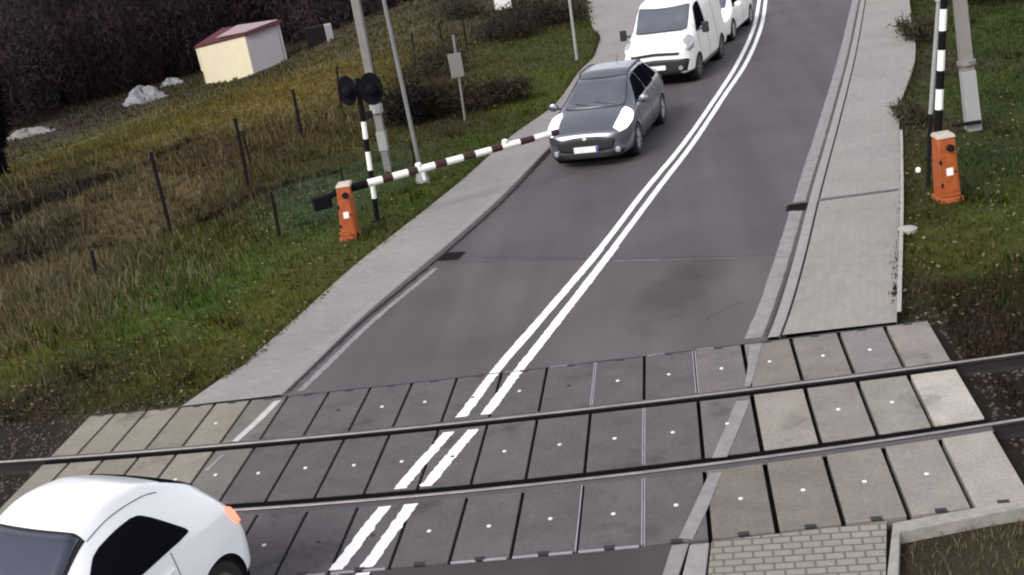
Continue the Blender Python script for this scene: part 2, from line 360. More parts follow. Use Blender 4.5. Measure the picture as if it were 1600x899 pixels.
# ------------------------------------------------------------------ ground
def ground_mask(x, y):
    """1 inside the road + pavement corridor, 0 outside"""
    l = np.where(y < 13.5, np.interp(y, [0, 9, 13.5], [-8.6, -8.6, -7.3]), xat(SWL, np.maximum(y, 13.6)))
    r = np.where(y < 13.6, 2.6, xat(SWR, np.maximum(y, 13.7)))
    return sstep((x - l - 0.05) / 0.3) * sstep((r - 0.05 - x) / 0.3)
def lump(x, y, s, seed=0):
    a = seed * 1.7
    return (np.sin(x * s + a) * np.cos(y * s * 1.3 - a) + 0.6 * np.sin(x * s * 2.3 + y * s * 1.9 + a) + 0.4 * np.cos(x * s * 4.1 - y * s * 3.7 + 2 * a)) / 2
def zter(x, y):
    x = np.asarray(x, float); y = np.asarray(y, float)
    drop = -3.6 * sstep((-x - 9.5) / 22) * sstep((y - 24) / 34)
    z = 0.03 + drop
    # lumps away from the road
    away = sstep((-x - 6.2) / 2.0) + sstep((x - 4.5) / 3.0)
    z = z + 0.07 * lump(x, y, 1.1) * away + 0.12 * lump(x, y, 0.37, 2) * away
    # two shallow ditches on the left
    for pts, dep, w in DITCH:
        P = np.array(pts); best = np.full(x.shape, 1e9)
        for a, b in zip(P[:-1], P[1:]):
            ab = b - a; t = np.clip(((x - a[0]) * ab[0] + (y - a[1]) * ab[1]) / (ab @ ab), 0, 1)
            best = np.minimum(best, np.hypot(x - a[0] - t * ab[0], y - a[1] - t * ab[1]))
        z = z - dep * np.exp(-(best / w) ** 2)
    # ballast shoulder beside the track
    tr = sstep((14.6 - y) / 1.0) * (1 - ground_mask(x, y))
    z = z * (1 - tr) + (-0.16) * tr
    m = ground_mask(x, y)
    z = z * (1 - m) + (-0.12) * m
    # the wooded slope far behind
    r = np.hypot(x, y)
    hill = 34 * sstep((r - 80) / 130) * sstep((-x / np.maximum(y, 1) - 0.16) / 0.16)
    return z + hill
DITCH = []
for px, dep, w in [([(0, 400), (60, 396)], 0.25, 0.42), ([(130, 388), (180, 380), (240, 366), (300, 348)], 0.38, 0.40), ([(300, 345), (360, 318), (430, 292), (520, 268)], 0.2, 0.22),
                   ([(-60, 372), (0, 338), (70, 308), (130, 280), (185, 258)], 0.45, 0.85), ([(185, 258), (280, 222), (330, 200)], 0.15, 0.35)]:
    DITCH.append(([G(*p)[:2] for p in px], dep, w))
def GT(px, py):
    r = CF + CR * (px - 800) / FPX + CU * (449.5 - py) / FPX
    o = np.array([0, 0, CH]); t = 3.0
    for _ in range(4000):
        p = o + r * t
        if p[2] < zter(p[0], p[1]): break
        t += 0.02 + t * 0.002
    return p

def lin(c):
    c = np.asarray(c, float) / 255; return np.where(c < 0.04045, c / 12.92, ((c + 0.055) / 1.055) ** 2.4)
CP = [(250,450,62,92,20),(300,425,66,92,22),(330,470,70,90,28),(200,470,66,84,28),(480,440,78,82,30),(100,480,115,102,68),(50,430,105,92,66),(20,500,100,90,60),(120,450,108,94,66),(50,540,84,86,30),(150,600,58,58,22),(60,640,50,42,28),
      (250,600,64,66,22),(400,480,84,88,30),(350,380,72,72,32),(150,300,98,86,62),(250,320,106,90,64),(60,310,60,50,32),(100,240,104,96,56),(60,390,48,38,26),(30,460,110,98,70),
      (300,190,112,102,52),(200,205,110,102,58),(150,215,104,100,60),(450,150,120,106,56),(500,45,36,28,28),(550,45,86,78,60),(380,50,34,24,26),(150,185,62,54,52),(300,100,40,30,30),(500,120,118,106,58),(560,230,70,66,30),(640,300,66,78,22),(700,190,58,54,30),(750,230,62,74,22),
      (830,150,74,84,24),(870,60,66,74,32),(700,50,76,70,46),(800,30,50,42,34),(620,60,88,80,56),(560,270,62,74,30),(470,300,62,70,44),(500,320,60,82,40),(380,300,72,62,36),(420,230,78,64,38),(350,240,80,66,44),(180,165,66,58,50),(60,200,70,64,56),(250,150,80,74,50),
      (1440,300,62,62,26),(1500,400,70,72,24),(1560,450,50,56,22),(1550,150,56,68,20),(1560,60,50,64,18),(1440,100,60,58,38),(1420,200,66,64,40),(1550,520,56,46,32),(1450,480,52,48,26),(1580,330,66,76,24),(1550,250,48,60,20),
      (1500,850,104,94,64),(1580,860,100,92,60),(1450,880,96,84,60),(10,700,32,24,22),(1590,600,34,22,20),(1590,690,34,22,20)]
CPW = []
for a in CP:
    p = GT(a[0], a[1]); CPW.append([p[0], p[1], *lin(a[2:])])
for x, y, c in [(-40, 95, (36, 26, 26)), (-70, 120, (34, 24, 26)), (-25, 100, (36, 27, 26)), (-100, 180, (30, 22, 26)), (20, 70, (54, 60, 30)), (10, 60, (50, 50, 30)), (-55, 75, (46, 38, 34)), (-8, 75, (60, 56, 38)), (14, 25, (56, 70, 22)), (0, 2, (60, 56, 40)), (-12, 5, (50, 44, 30))]:
    CPW.append([x, y, *lin(c)])
CPW = np.array(CPW)
GAIN = 0.60
def gcol(x, y):
    x = np.asarray(x, float).ravel(); y = np.asarray(y, float).ravel(); out = np.zeros((len(x), 3))
    for i in range(0, len(x), 20000):
        dx = (x[i:i+20000, None] - CPW[None, :, 0]); dy = (y[i:i+20000, None] - CPW[None, :, 1])
        # shrink distances with range so that far samples spread further
        sc = 1.0 / (0.35 + 0.03 * np.maximum(CPW[None, :, 1], 5))
        w = 1 / ((dx ** 2 + (dy * 0.6) ** 2) * sc ** 2 + 0.02) ** 1.6
        out[i:i+20000] = (w @ CPW[:, 2:]) / w.sum(1, keepdims=True)
    mod = 1 + 0.16 * lump(x, y, 2.9, 3) + 0.20 * lump(x, y, 1.1, 4) + 0.14 * lump(x, y, 6.7, 1)
    out = out * mod[:, None]; g_ = out.mean(1, keepdims=True); out = np.clip(g_ + (out - g_) * 1.02, 0.0008, 1)
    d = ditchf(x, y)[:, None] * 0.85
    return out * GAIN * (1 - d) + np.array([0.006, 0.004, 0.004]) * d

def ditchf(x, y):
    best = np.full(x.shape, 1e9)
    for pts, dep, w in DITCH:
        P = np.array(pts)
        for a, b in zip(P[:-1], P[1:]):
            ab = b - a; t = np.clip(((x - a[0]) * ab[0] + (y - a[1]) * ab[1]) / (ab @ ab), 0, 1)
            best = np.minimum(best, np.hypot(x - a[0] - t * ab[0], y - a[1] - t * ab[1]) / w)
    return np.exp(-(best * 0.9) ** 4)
def geoms(a, b, n): return list(a + (b - a) * (np.linspace(0, 1, n) ** 2.2))
xs = sorted(set(np.round(list(np.arange(-30, 15.01, 0.28)) + list(-30 - np.array(geoms(0, 900, 36))[1:]) + list(15 + np.array(geoms(0, 900, 26))[1:]), 3)))
ys = sorted(set(np.round(list(np.arange(3, 50.01, 0.3)) + list(3 - np.array(geoms(0, 300, 10))[1:]) + list(50 + np.array(geoms(0, 1200, 48))[1:]), 3)))
XX, YY = np.meshgrid(np.array(xs), np.array(ys)); ZZ = zter(XX, YY)
nx_, ny_ = len(xs), len(ys)
V = np.c_[XX.ravel(), YY.ravel(), ZZ.ravel()]
idx = np.arange(nx_ * ny_).reshape(ny_, nx_)
F = np.c_[idx[:-1, :-1].ravel(), idx[:-1, 1:].ravel(), idx[1:, 1:].ravel(), idx[1:, :-1].ravel()]
vc = gcol(V[:, 0], V[:, 1])
# bare dark earth under the track and around the slabs
tr = (sstep((14.4 - V[:, 1]) / 1.0))[:, None]
vc = vc * (1 - tr * 0.75) + np.array([0.016, 0.011, 0.010]) * tr * 0.75
g = fast_mesh('ground', V, F, MT['terrain'], vc); g['kind'] = 'structure'
g.data.polygons.foreach_set('use_smooth', [True] * len(g.data.polygons))

# ------------------------------------------------------------------ road, pavements
YSEAM = lambda x: 16.75 - 0.34 * (x + 0.0)           # transverse joint in the asphalt
YE = 110.0
ROWT = lambda x: 13.45 + 0.004 * (x + 3.0) ** 2      # outer edge of the far slab row
def road_part(name, near):
    us = np.linspace(0, 1, 24); n = 120; rows = []
    for u in us:
        xa = lambda y: xat(LEFT, y) * (1 - u) + xat(RIGHT, y) * u
        yj = 17.3
        for _ in range(4): yj = float(17.35 - 0.32 * (xa(yj)[0] + 1.3))
        yt = float(ROWT(xa(13.5)[0])) + 0.012
        y_ = np.linspace(yt, yj - 0.004, n) if near else yj + 0.004 + (YE - yj) * np.linspace(0, 1, n) ** 1.8
        rows.append(np.c_[xa(y_), y_, 0 * y_])
    o = MB().grid(np.array(rows)).build(name, MT['asphalt_near'] if near else MT['asphalt']); o['kind'] = 'structure'
road_part('road_by_crossing', True); road_part('road', False)
# road below (nearer than) the slabs
ROWB = lambda x: 9.24 + 0.012 * np.maximum(x + 1.5, 0) ** 2 + 0.003 * np.maximum(-x - 3.5, 0) ** 2
P = []
for u in np.linspace(0, 1, 16):
    xt = -6.25 * (1 - u) + (-0.40) * u; xb = -8.2 * (1 - u) - 2.2 * u
    P.append([(xt * (1 - t) + xb * t, (ROWB(xt) - 0.02) * (1 - t) + 0.5 * t, -0.012) for t in np.linspace(0, 1, 20)])
MT['asphalt_old'] = asphalt_mat('asphalt_old', (0.052, 0.044, 0.047))
o = MB().grid(np.array(P)).build('road_near_side', MT['asphalt_old']); o['kind'] = 'structure'

strip('pavement_left', SWL, LEFT, 13.52, 53, KERBZ, MT['pavement'], skirt=0.14, ib=-0.15)
strip('pavement_right', RIGHT, SWR, 13.62, 110, KERBZ, MT['pavement_right'], skirt=0.14, ia=0.17, ib=-0.06)
# kerb stones along the carriageway
def kerb(name, C, side, y0, y1, m, w=0.14):
    ys_ = np.linspace(y0, y1, 200); x = xat(C, ys_); z = KERBZ(ys_) + 0.012
    rows = np.array([np.c_[x, ys_, -0.1 + 0 * z], np.c_[x, ys_, z - 0.01], np.c_[x + side * 0.015, ys_, z], np.c_[x + side * w, ys_, z], np.c_[x + side * w, ys_, z - 0.1]]).transpose(1, 0, 2)
    o = MB().grid(rows).build(name, m); o['kind'] = 'structure'
kerb('kerb_left', LEFT, -1, 13.5, 53, MT['kerb'])
kerb('kerb_right', RIGHT, 1, 13.56, 110, MT['kerb'])
def ribbon(name, C, o0, o1, y0, y1, z, m, n=120, jit=0.0, tol=None):
    ys_ = np.linspace(y0, y1, n); x = xat(C, ys_)
    a = x + o0 + rng.normal(0, jit, n) if jit else x + o0; b = x + o1 + (rng.normal(0, jit, n) if jit else 0)
    ob = MB().grid(np.array([np.c_[a, ys_, z + 0 * ys_], np.c_[b, ys_, z + 0 * ys_]]).transpose(1, 0, 2)).build(name, m); ob['kind'] = 'structure'
    return ob
# pale edging on the outer side of the right pavement and dark lines in the gutters
ribbon('pavement_edging', SWR, -0.055, 0.0, 13.75, 22.5, 0.088, MT['kerb_pale']).location.z = 0
ribbon('gutter_dark_line_left', LEFT, 0.0, 0.07, 13.6, 26, 0.004, MT['tar'], jit=0.015)
ribbon('gutter_dark_line_right', RIGHT, -0.05, 0.0, 13.65, 16.3, 0.004, MT['tar'], jit=0.012)
ribbon('pavement_joint_stain', SWR, -1.9, -0.08, 18.70, 18.80, 0.088, MT['dirt_thin'], n=6)
ribbon('edge_line_left', LEFT, 0.16, 0.26, 13.6, 18.0, 0.004, MT['paint_worn'], jit=0.008)
ribbon('edge_line_right', RIGHT, -0.30, -0.09, 13.65, 60, 0.004, MT['paint_worn'], n=200, jit=0.004)
# double centre line
def cline(name, C, sgn, y0, y1, z, jit=0.006, n=60, w=0.14):
    o0, o1 = 0.0, w
    return ribbon(name, C, o0, o1, y0, y1, z, MT['paint_white'], n=n, jit=jit)
for nm, C, s in (('centre_line_left', CL_L, 1), ('centre_line_right', CL_R, -1)):
    cline(nm, C, s, 13.47, 17.9, 0.004, jit=0.004)
    cline(nm, C, s, 17.9, 90, 0.004, n=300, jit=0.002, w=0.118)
    cline(nm, C, s, 12.30, 13.44, 0.0045, jit=0.006, n=26)
    cline(nm, C, s, 10.72, 11.94, 0.0045, jit=0.007, n=30)
    cline(nm, C, s, 9.27, 10.38, 0.0045, jit=0.006, n=26)
    cline(nm, C, s, 4.0, 9.2, -0.006, jit=0.006)
# worn edge lines that cross the slabs
def quadstrip(name, pix, z, m, w=None):
    V = []
    for a, b in pix: V.append((G(*a, z), G(*b, z)))
    o = MB().grid(np.array(V)).build(name, m); o['kind'] = 'structure'
quadstrip('edge_line_on_slabs_right', [((1171, 540), (1190, 538)), ((1168, 575), (1181, 575)), ((1163, 604), (1172, 604))], 0.0045, MT['paint_worn'])
quadstrip('edge_line_on_slabs_right', [((1150, 627), (1172, 625)), ((1130, 675), (1153, 673)), ((1112, 716), (1136, 714))], 0.0045, MT['paint_worn'])
quadstrip('edge_line_on_slabs_right', [((1108, 740), (1128, 738)), ((1080, 800), (1104, 798)), ((1060, 842), (1082, 843))], 0.0045, MT['paint_worn'])
quadstrip('edge_line_near_side', [((1050, 852), (1076, 850)), ((1035, 899), (1060, 899))], -0.006, MT['paint_worn'])
quadstrip('edge_line_on_slabs_left', [((428, 627), (440, 625)), ((400, 655), (411, 655)), ((362, 690), (372, 690))], 0.0045, MT['paint_mid'])
quadstrip('edge_line_on_slabs_left', [((345, 711), (352, 710)), ((318, 736), (325, 736))], 0.0045, MT['paint_worn'])
# pale strip on the asphalt joint
def seam(p0, p1, w, m, z=0.005):
    A = G(*p0, z); B = G(*p1, z); n = 40
    P = [[A * (1 - t) + B * t, A * (1 - t) + B * t + np.array([0, w * (0.5 + 0.5 * math.sin(9 * t) ** 2), 0])] for t in np.linspace(0, 1, n)]
    o = MB().grid(np.array(P)).build('asphalt_joint', m); o['kind'] = 'structure'
MT['seam'] = mat('seam', (0.125, 0.112, 0.118), 0.8, var=0.2, scale=4)
seam((958, 409), (1030, 408), 0.09, MT['seam']); seam((1030, 407), (1235, 402), 0.03, MT['seam']); 

def crack(p0, p1, w, amp, m, z=0.0045):
    A, B_ = G(*p0), G(*p1); n = 60; d = (B_ - A) / np.linalg.norm(B_ - A); nr = np.array([-d[1], d[0], 0]); off = np.cumsum(rng.normal(0, amp, n)); off -= np.linspace(0, off[-1], n)
    P_ = [[(A * (1 - t) + B_ * t + nr * (off[i] - w * q))[:2].tolist() + [z], (A * (1 - t) + B_ * t + nr * (off[i] + w * q))[:2].tolist() + [z]] for i, t in enumerate(np.linspace(0, 1, n)) for q in [rng.uniform(.3, 1)]]
    o = MB().grid(np.array(P_)).build('asphalt_crack', m); o['kind'] = 'structure'
MT['crack'] = mat('crack', (0.045, 0.038, 0.042), 0.9, var=0.3, scale=6)
crack((720, 402), (940, 404), 0.008, 0.004, MT['crack'])
crack((1100, 500), (1165, 470), 0.006, 0.012, MT['crack']); 
# bottom right: kerb piece, block paving, corner kerb
def poly(name, pix, z0, z1, m, bevel=0.0, struct=True):
    o = MB().prism([tuple(G(*p, z1)[:2]) for p in pix], z0, z1).build(name, m, bevel=bevel)
    if struct: o['kind'] = 'structure'
    return o
poly('block_paving', [(1112, 846), (1385, 815), (1384, 899), (1384, 1040), (1060, 1040), (1106, 899)], -0.12, -0.004, MT['pavers'])
poly('kerb_near_side', [(1078, 851), (1108, 848), (1102, 899), (1050, 1040), (1020, 1040), (1066, 899)], -0.12, 0.01, MT['kerb'], 0.006)
poly('kerb_corner', [(1395, 817), (1600, 779), (1760, 749), (1760, 762), (1600, 792), (1406, 831), (1398, 1040), (1378, 1040), (1386, 899)], -0.14, 0.005, MT['kerb_corner'], 0.008)
poly('pavement_left_near', [(-300, 815), (-160, 690), (-60, 760), (-300, 990)], -0.2, -0.14, MT['dirt'])

# drain grates
def grate(px, label, sz=(0.34, 0.5), rz=-0.2):
    p = G(*px); e = empty('drain_grate', (p[0], p[1], 0.0), label, 'drain grate', 'drain grates', rz)
    MB().box((0, 0, 0.0045), (sz[0] * .9, sz[1] * .9, 0.003)).build('pit_shade', MT['black'], e)  # flat black plate painting the shade below the bars
    m = MB()
    for s in (-1, 1):
        m.box((s * sz[0] / 2, 0, 0.006), (0.035, sz[1], 0.008)); m.box((0, s * sz[1] / 2, 0.006), (sz[0] - 0.037, 0.035, 0.008))
    m.build('grate_frame', MT['dark_metal'], e)
    m = MB()
    for i in range(6): m.box((0, -sz[1] / 2 + 0.06 + i * (sz[1] - .12) / 5, 0.007), (sz[0] - 0.05, 0.022, 0.007))
    m.build('grate_bars', MT['dark_metal'], e)
grate((1252, 323), 'small dark drain grate touching the kerb of the right pavement', (0.14, 0.42)); grate((1237, 324), 'small dark drain grate just left of its twin beside the right kerb', (0.12, 0.40))
grate((706, 401), 'dark iron drain grate beside the kerb of the left pavement', (0.34, 0.36))

# ------------------------------------------------------------------ crossing slabs
ORD = ['first', 'second', 'third', 'fourth', 'fifth', 'sixth', 'seventh', 'eighth', 'ninth', 'tenth', 'eleventh', 'twelfth', 'thirteenth', 'fourteenth', 'fifteenth', 'sixteenth', 'seventeenth', 'eighteenth', 'nineteenth', 'twentieth']
JX = [-8.34, -7.95, -7.48, -7.00, -6.50, -6.00, -5.48, -4.92, -4.355, -3.80, -3.21, -2.63, -2.045, -1.43, -0.82, -0.215, 0.385, 0.97, 1.54, 2.09, 2.62]
rows = [
    ('far', lambda x: 12.235 + 0.0070 * (x + 2.6) ** 2, ROWT, 'beyond the rails'),
    ('middle', lambda x: 10.695 + 0.0115 * (x + 2.6) ** 2, lambda x: 12.02 + 0.0062 * (x + 2.6) ** 2, 'between the rails'),
    ('near', lambda x: ROWB(x), lambda x: 10.42 + 0.0115 * (x + 2.6) ** 2, 'on the camera side of the rails')]
bright = {'far': {18: (0.175, 0.155, 0.15), 19: (0.21, 0.18, 0.165), 17: (0.165, 0.148, 0.138), 16: (0.165, 0.148, 0.132), 15: (0.135, 0.118, 0.12)},
          'middle': {16: (0.225, 0.205, 0.175), 17: (0.19, 0.17, 0.16), 18: (0.205, 0.188, 0.168), 19: (0.34, 0.31, 0.275), 15: (0.125, 0.11, 0.108)},
          'near': {16: (0.155, 0.138, 0.122), 17: (0.18, 0.162, 0.145), 18: (0.21, 0.19, 0.172), 19: (0.27, 0.245, 0.22), 15: (0.14, 0.124, 0.108)}}
DARKPIN = {('far', 7), ('far', 10), ('far', 12), ('middle', 10), ('near', 9), ('near', 8)}
for rn, y0f, y1f, where in rows:
    for i in range(20):
        gp = 0.024 if i > 14 else (0.017 if i > 5 else 0.02)
        a, b = JX[i] + gp, JX[i + 1] - gp
        cx = (a + b) / 2; cy = (y0f(cx) + y1f(cx)) / 2
        if i <= 4: c = np.array((0.19, 0.172, 0.142)) * rng.uniform(0.93, 1.07)
        elif i == 5: c = np.array((0.135, 0.125, 0.115))
        else: c = np.array((0.095, 0.083, 0.087)) * rng.uniform(0.93, 1.07)
        if i >= 15: c = np.array(bright[rn][i])
        tone = 'pale' if (i <= 5 or i >= 15) else 'dark grey'
        if i < 10: lab = f'{tone} concrete slab {where}, {ORD[i]} from the left end of its row'
        else: lab = f'{tone} concrete slab {where}, {ORD[19 - i]} from the right end of its row'
        e = empty('crossing_slab', (cx, cy, -0.14), lab, 'crossing slab', 'concrete slabs of the level crossing')
        m = MB(); yb = y0f; yt = y1f
        dz = rng.uniform(-0.002, 0.002)
        m.prism([(a, yb(a)), (b, yb(b)), (b, yt(b)), (a, yt(a))], -0.14, 0.0)
        o = m.build('slab', MT['slab'], e, bevel=0.005, world=True); o.color = (*c, 1)
        # lifting socket
        if not (i in (5, 6) and rn == 'far') and i not in (0, 1, 2, 3) and not (rn == 'middle' and i in (16, 19)) and i != 19:
            dk = (rn, i) in DARKPIN
            px, py = cx + rng.uniform(-.02, .02), cy + rng.uniform(-.03, .03)
            MB().lathe([(0.023, 0), (0.023, 0.006), (0.017, 0.010)], (px, py, 0.0), (0, 0, 1), 12).build('lifting_socket', MT['anchor_dark'] if dk else MT['anchor'], e, world=True)
        # steel angle on some slabs
        ed = MB(); k = 0
        if (rn, i) in {('far', 14), ('middle', 13), ('near', 13), ('near', 12), ('far', 12)}:
            ed.box(((b + 0.006), (yb(b) + yt(b)) / 2, -0.02), (0.011, yt(b) - yb(b) - 0.02, 0.046)); k = 1
        if (rn, i) in {('far', 15), ('middle', 14), ('near', 14), ('far', 13)}:
            ed.box(((a - 0.006), (yb(a) + yt(a)) / 2, -0.02), (0.011, yt(a) - yb(a) - 0.02, 0.046)); k = 1
        if rn == 'near' and i in (8, 9, 11, 12, 13):
            ed.box((a + 0.12, yb(a) - 0.012, -0.02), (0.24, 0.016, 0.05)); ed.box((b - 0.13, yb(b) - 0.012, -0.02), (0.22, 0.016, 0.05)); k = 1
        if rn == 'far' and i in (12, 14, 15, 11):
            ed.box((a + 0.13, yt(a) + 0.010, -0.02), (0.22, 0.012, 0.05)); k = 1
        if k: ed.build('edge_angle', MT['edge_steel'], e, world=True)
# dark handling notches along outer edges
m = MB()
for i in range(20):
    for f, s in ((ROWT, -1), (ROWB, 1)):
        x = (JX[i] + JX[i + 1]) / 2; m.box((x, f(x) + s * 0.012, 0.0), (0.10, 0.055, 0.012))
o = m.build('slab_notches', MT['tar']); o['kind'] = 'structure'
m = MB(); pr = []
for x in np.linspace(-7.2, 2.6, 50): pr.append([(x, ROWT(x) + 0.004 - 0.01, 0.0022), (x, ROWT(x) + rng.uniform(0.012, 0.035), 0.0022)])
o = m.grid(np.array(pr)).build('slab_edge_dirt', MT['tar']); o['kind'] = 'structure'

# ------------------------------------------------------------------ rails (straight on past the frame)
def railf(c, k, x0=-2.6, xa=-9.5, xb=4.6):
    def f(x):
        xx = np.clip(x, xa, xb); y = c + k * (xx - x0) ** 2
        return y + np.where(x < xa, 2 * k * (xa - x0) * (x - xa), 0) + np.where(x > xb, 2 * k * (xb - x0) * (x - xb), 0)
    return f
def rail(f, lab, hw=0.026):
    e = empty('rail', (-3, float(f(np.array(-3.))), -0.17), lab, 'rail', 'rails of the track')
    prof = [(-0.065, -0.17), (-0.065, -0.158), (-0.012, -0.14), (-0.010, -0.05), (-hw, -0.035), (-hw, -0.008), (-hw + 0.008, -0.002), (hw - 0.008, -0.002), (hw, -0.012), (hw, -0.035), (0.010, -0.05), (0.012, -0.14), (0.065, -0.158), (0.065, -0.17)]
    X = np.concatenate([np.linspace(-70, -12, 16), np.linspace(-11.5, 7, 60), np.linspace(8, 60, 14)]); Y = f(X)
    body = np.array([[(x, y + a, z) for a, z in prof] for x, y in zip(X, Y)])
    MB().grid(body).build('rail_body', MT['rail_side'], e, world=True)
    hp = [(-hw + .003, -0.0015), (-hw + 0.007, 0.002), (hw - 0.007, 0.002), (hw - .003, -0.0015)]
    head = np.array([[(x, y + a, z) for a, z in hp] for x, y in zip(X, Y)])
    MB().grid(head).build('running_surface', MT['rail_head'], e, world=True)
RF = railf(12.165, 0.0068); RN = railf(10.545, 0.0118, -2.6)
rail(RF, 'worn steel rail on the far side of the track, farther from the camera')
rail(RN, 'worn steel rail on the near side of the track, closer to the camera')
def filler(name, fa, fb, z, m):
    X = np.linspace(-8.34, 2.62, 60); rows_ = np.array([np.c_[X, fa(X), z + 0 * X], np.c_[X, fb(X), z + 0 * X]]).transpose(1, 0, 2)
    o = MB().grid(rows_).build(name, m); o['kind'] = 'structure'
filler('rail_filler_far', lambda x: RF(x) + 0.03, lambda x: rows[0][1](x) + 0.01, -0.010, MT['asphalt'])
filler('flangeway_shade_far', lambda x: rows[1][2](x) - 0.01, lambda x: RF(x) - 0.02, -0.022, MT['groove_shade'])  # black sheets here and below stand in for shade in the open grooves
filler('flangeway_shade_near', lambda x: RN(x) + 0.03, lambda x: rows[1][1](x) + 0.012, -0.016, MT['groove_shade'])
filler('rail_filler_near', lambda x: rows[2][2](x) - 0.01, lambda x: RN(x) - 0.02, -0.012, MT['asphalt'])
# sleepers outside the slabs
sl0 = None
for x in list(np.arange(-8.6, -13, -0.65)) + list(np.arange(3.0, 8, 0.65)):
    yc = (RF(np.array(x)) + RN(np.array(x))) / 2
    if sl0 is None:
        sl0 = MB().box((0, 0, 0), (0.24, 2.5, 0.12)).build('sleeper', MT['sleeper'], bevel=0.01); o = sl0
    else:
        o = sl0.copy(); COL.objects.link(o)
    o.location = (x, float(yc), -0.235)
    k_ = int(round((-8.6 - x) / 0.65)) if x < 0 else int(round((x - 3.0) / 0.65))
    tag(o, f'dark wooden sleeper half buried in ballast, {ORD[k_]} from the slabs on the {"left" if x < 0 else "right"}', 'sleeper', 'sleepers under the rails')

# ------------------------------------------------------------------ loose stone and grass
def scatter(name, n, xr, yr, keep, size, m, flat=0.7, zoff=0.0):
    x = rng.uniform(*xr, n); y = rng.uniform(*yr, n); k = keep(x, y); x = x[k]; y = y[k]; n = len(x)
    base = np.array([(1, 0, 0), (-1, 0, 0), (0, 1, 0), (0, -1, 0), (0, 0, 1), (0, 0, -1)], float)
    fc = np.array([(0, 2, 4), (2, 1, 4), (1, 3, 4), (3, 0, 4), (2, 0, 5), (1, 2, 5), (3, 1, 5), (0, 3, 5)])
    s = size * rng.uniform(0.5, 1.4, n); z = zter(x, y) + zoff
    a = rng.uniform(0, 6.28, n); ca, sa = np.cos(a), np.sin(a)
    Vb = base[None] * rng.uniform(0.6, 1.2, (n, 6, 1)) * s[:, None, None]
    Vx = Vb[..., 0] * ca[:, None] - Vb[..., 1] * sa[:, None]; Vy = Vb[..., 0] * sa[:, None] + Vb[..., 1] * ca[:, None]
    Vv = np.stack([Vx + x[:, None], Vy + y[:, None], Vb[..., 2] * flat + z[:, None]], -1).reshape(-1, 3)
    Ff = (fc[None] + 6 * np.arange(n)[:, None, None]).reshape(-1, 3)
    o = fast_mesh(name, Vv, Ff, m); o['kind'] = 'stuff'; return o
offroad = lambda x, y: ground_mask(x, y) < 0.25
tcen = lambda x: (RF(x) + RN(x)) / 2
scatter('ballast', 26000, (-14, 9), (8.0, 14.9), lambda x, y: offroad(x, y) & (((x < -8.2) | (x > 2.75)) | (y > 13.5)) & (rng.uniform(0, 1, len(x)) < np.where(y > 14, 0.25, 1)), 0.03, MT['stone'])
scatter('pale_ballast', 900, (-14, 9), (8.6, 14.9), lambda x, y: offroad(x, y) & (((x < -8.4) | (x > 2.85)) | (y > 13.5)), 0.024, MT['stone_pale'], zoff=0.01)

def grass(name, n, region, hgt, wid, bend=0.5, tint=None, tr=0.2, bright=1.0, anyy=False):
    x0, x1, y0, y1 = region
    x = rng.uniform(x0, x1, n); y = y0 + (y1 - y0) * rng.uniform(0, 1, n) ** 1.25
    k = hgt(x, y) > 0.01; k &= (ground_mask(x, y) < 0.45) | ((name == 'verge_grass') & (ground_mask(x, y) < .8)) | (name == 'corner_grass'); k &= (y > 13.9) | ((x > 3.3) & (y < 9)) | anyy; x = x[k]; y = y[k]; n = len(x)
    # in view only
    z = zter(x, y); v = np.c_[x, y, z - CH]; d = v @ CF; px = 800 + FPX * (v @ CR) / d; py = 449.5 - FPX * (v @ CU) / d
    k = (px > -260) & (px < 1860) & (py > -120) & (py < 1000); x, y, z = x[k], y[k], z[k]; n = len(x)
    h = hgt(x, y) * rng.uniform(0.5, 1.3, n); w = wid * rng.uniform(0.6, 1.4, n) * (0.6 + 0.03 * y)
    a = rng.uniform(0, 6.28, n); b = rng.uniform(0, 6.28, n); bl = h * bend * rng.uniform(0.1, 1.0, n)
    dx, dy = np.cos(a) * w / 2, np.sin(a) * w / 2
    bx, by = np.cos(b) * bl, np.sin(b) * bl
    P0 = np.c_[x - dx, y - dy, z - 0.02]; P1 = np.c_[x + dx, y + dy, z - 0.02]
    P2 = np.c_[x + dx * .7 + bx * .35, y + dy * .7 + by * .35, z + h * .55]; P3 = np.c_[x - dx * .7 + bx * .35, y - dy * .7 + by * .35, z + h * .55]
    P4 = np.c_[x + bx, y + by, z + h]
    V = np.stack([P0, P1, P2, P3, P4], 1).reshape(-1, 3)
    i = 5 * np.arange(n)[:, None]
    F = np.concatenate([i + np.array([[0, 1, 2]]), i + np.array([[0, 2, 3]]), i + np.array([[3, 2, 4]])], 0)
    c = gcol(x, y) * bright * rng.uniform(0.55, 1.6, (n, 1)) * (1 + 0.12 * rng.normal(size=(n, 3)) * np.array([1, .6, .6]))
    if tint is not None:
        pick = rng.uniform(0, 1, n) < tr; c[pick] = np.array(tint) * rng.uniform(0.6, 1.3, (pick.sum(), 1))
    V = V.astype(np.float32); c = np.clip(np.repeat(c, 5, 0), 0, 1)
    o = fast_mesh(name, V, F, MT['grass'], c); o['kind'] = 'stuff'; return o
dryc = GT(60, 470)
def hdry(x, y):       # tall dead grass areas
    d1 = np.exp(-(((x - dryc[0]) / 3.2) ** 2 + ((y - dryc[1]) / 2.6) ** 2)); return d1
def hshort(x, y):
    t = 0.055 + 0.05 * np.clip(lump(x, y, 1.7, 5), 0, 1)
    t = t + 0.22 * hdry(x, y)
    far = sstep((-x - 7.5) / 2.5) * sstep((y - 18.6) / 2.0)
    t = t + 0.05 * far + 0.05 * sstep((y - 17) / 3) * sstep((-x - 7.5) / 2) * np.clip(lump(x, y, 2.1, 9), 0, 1)
    return t * (1 - 0.7 * ditchf(x, y))
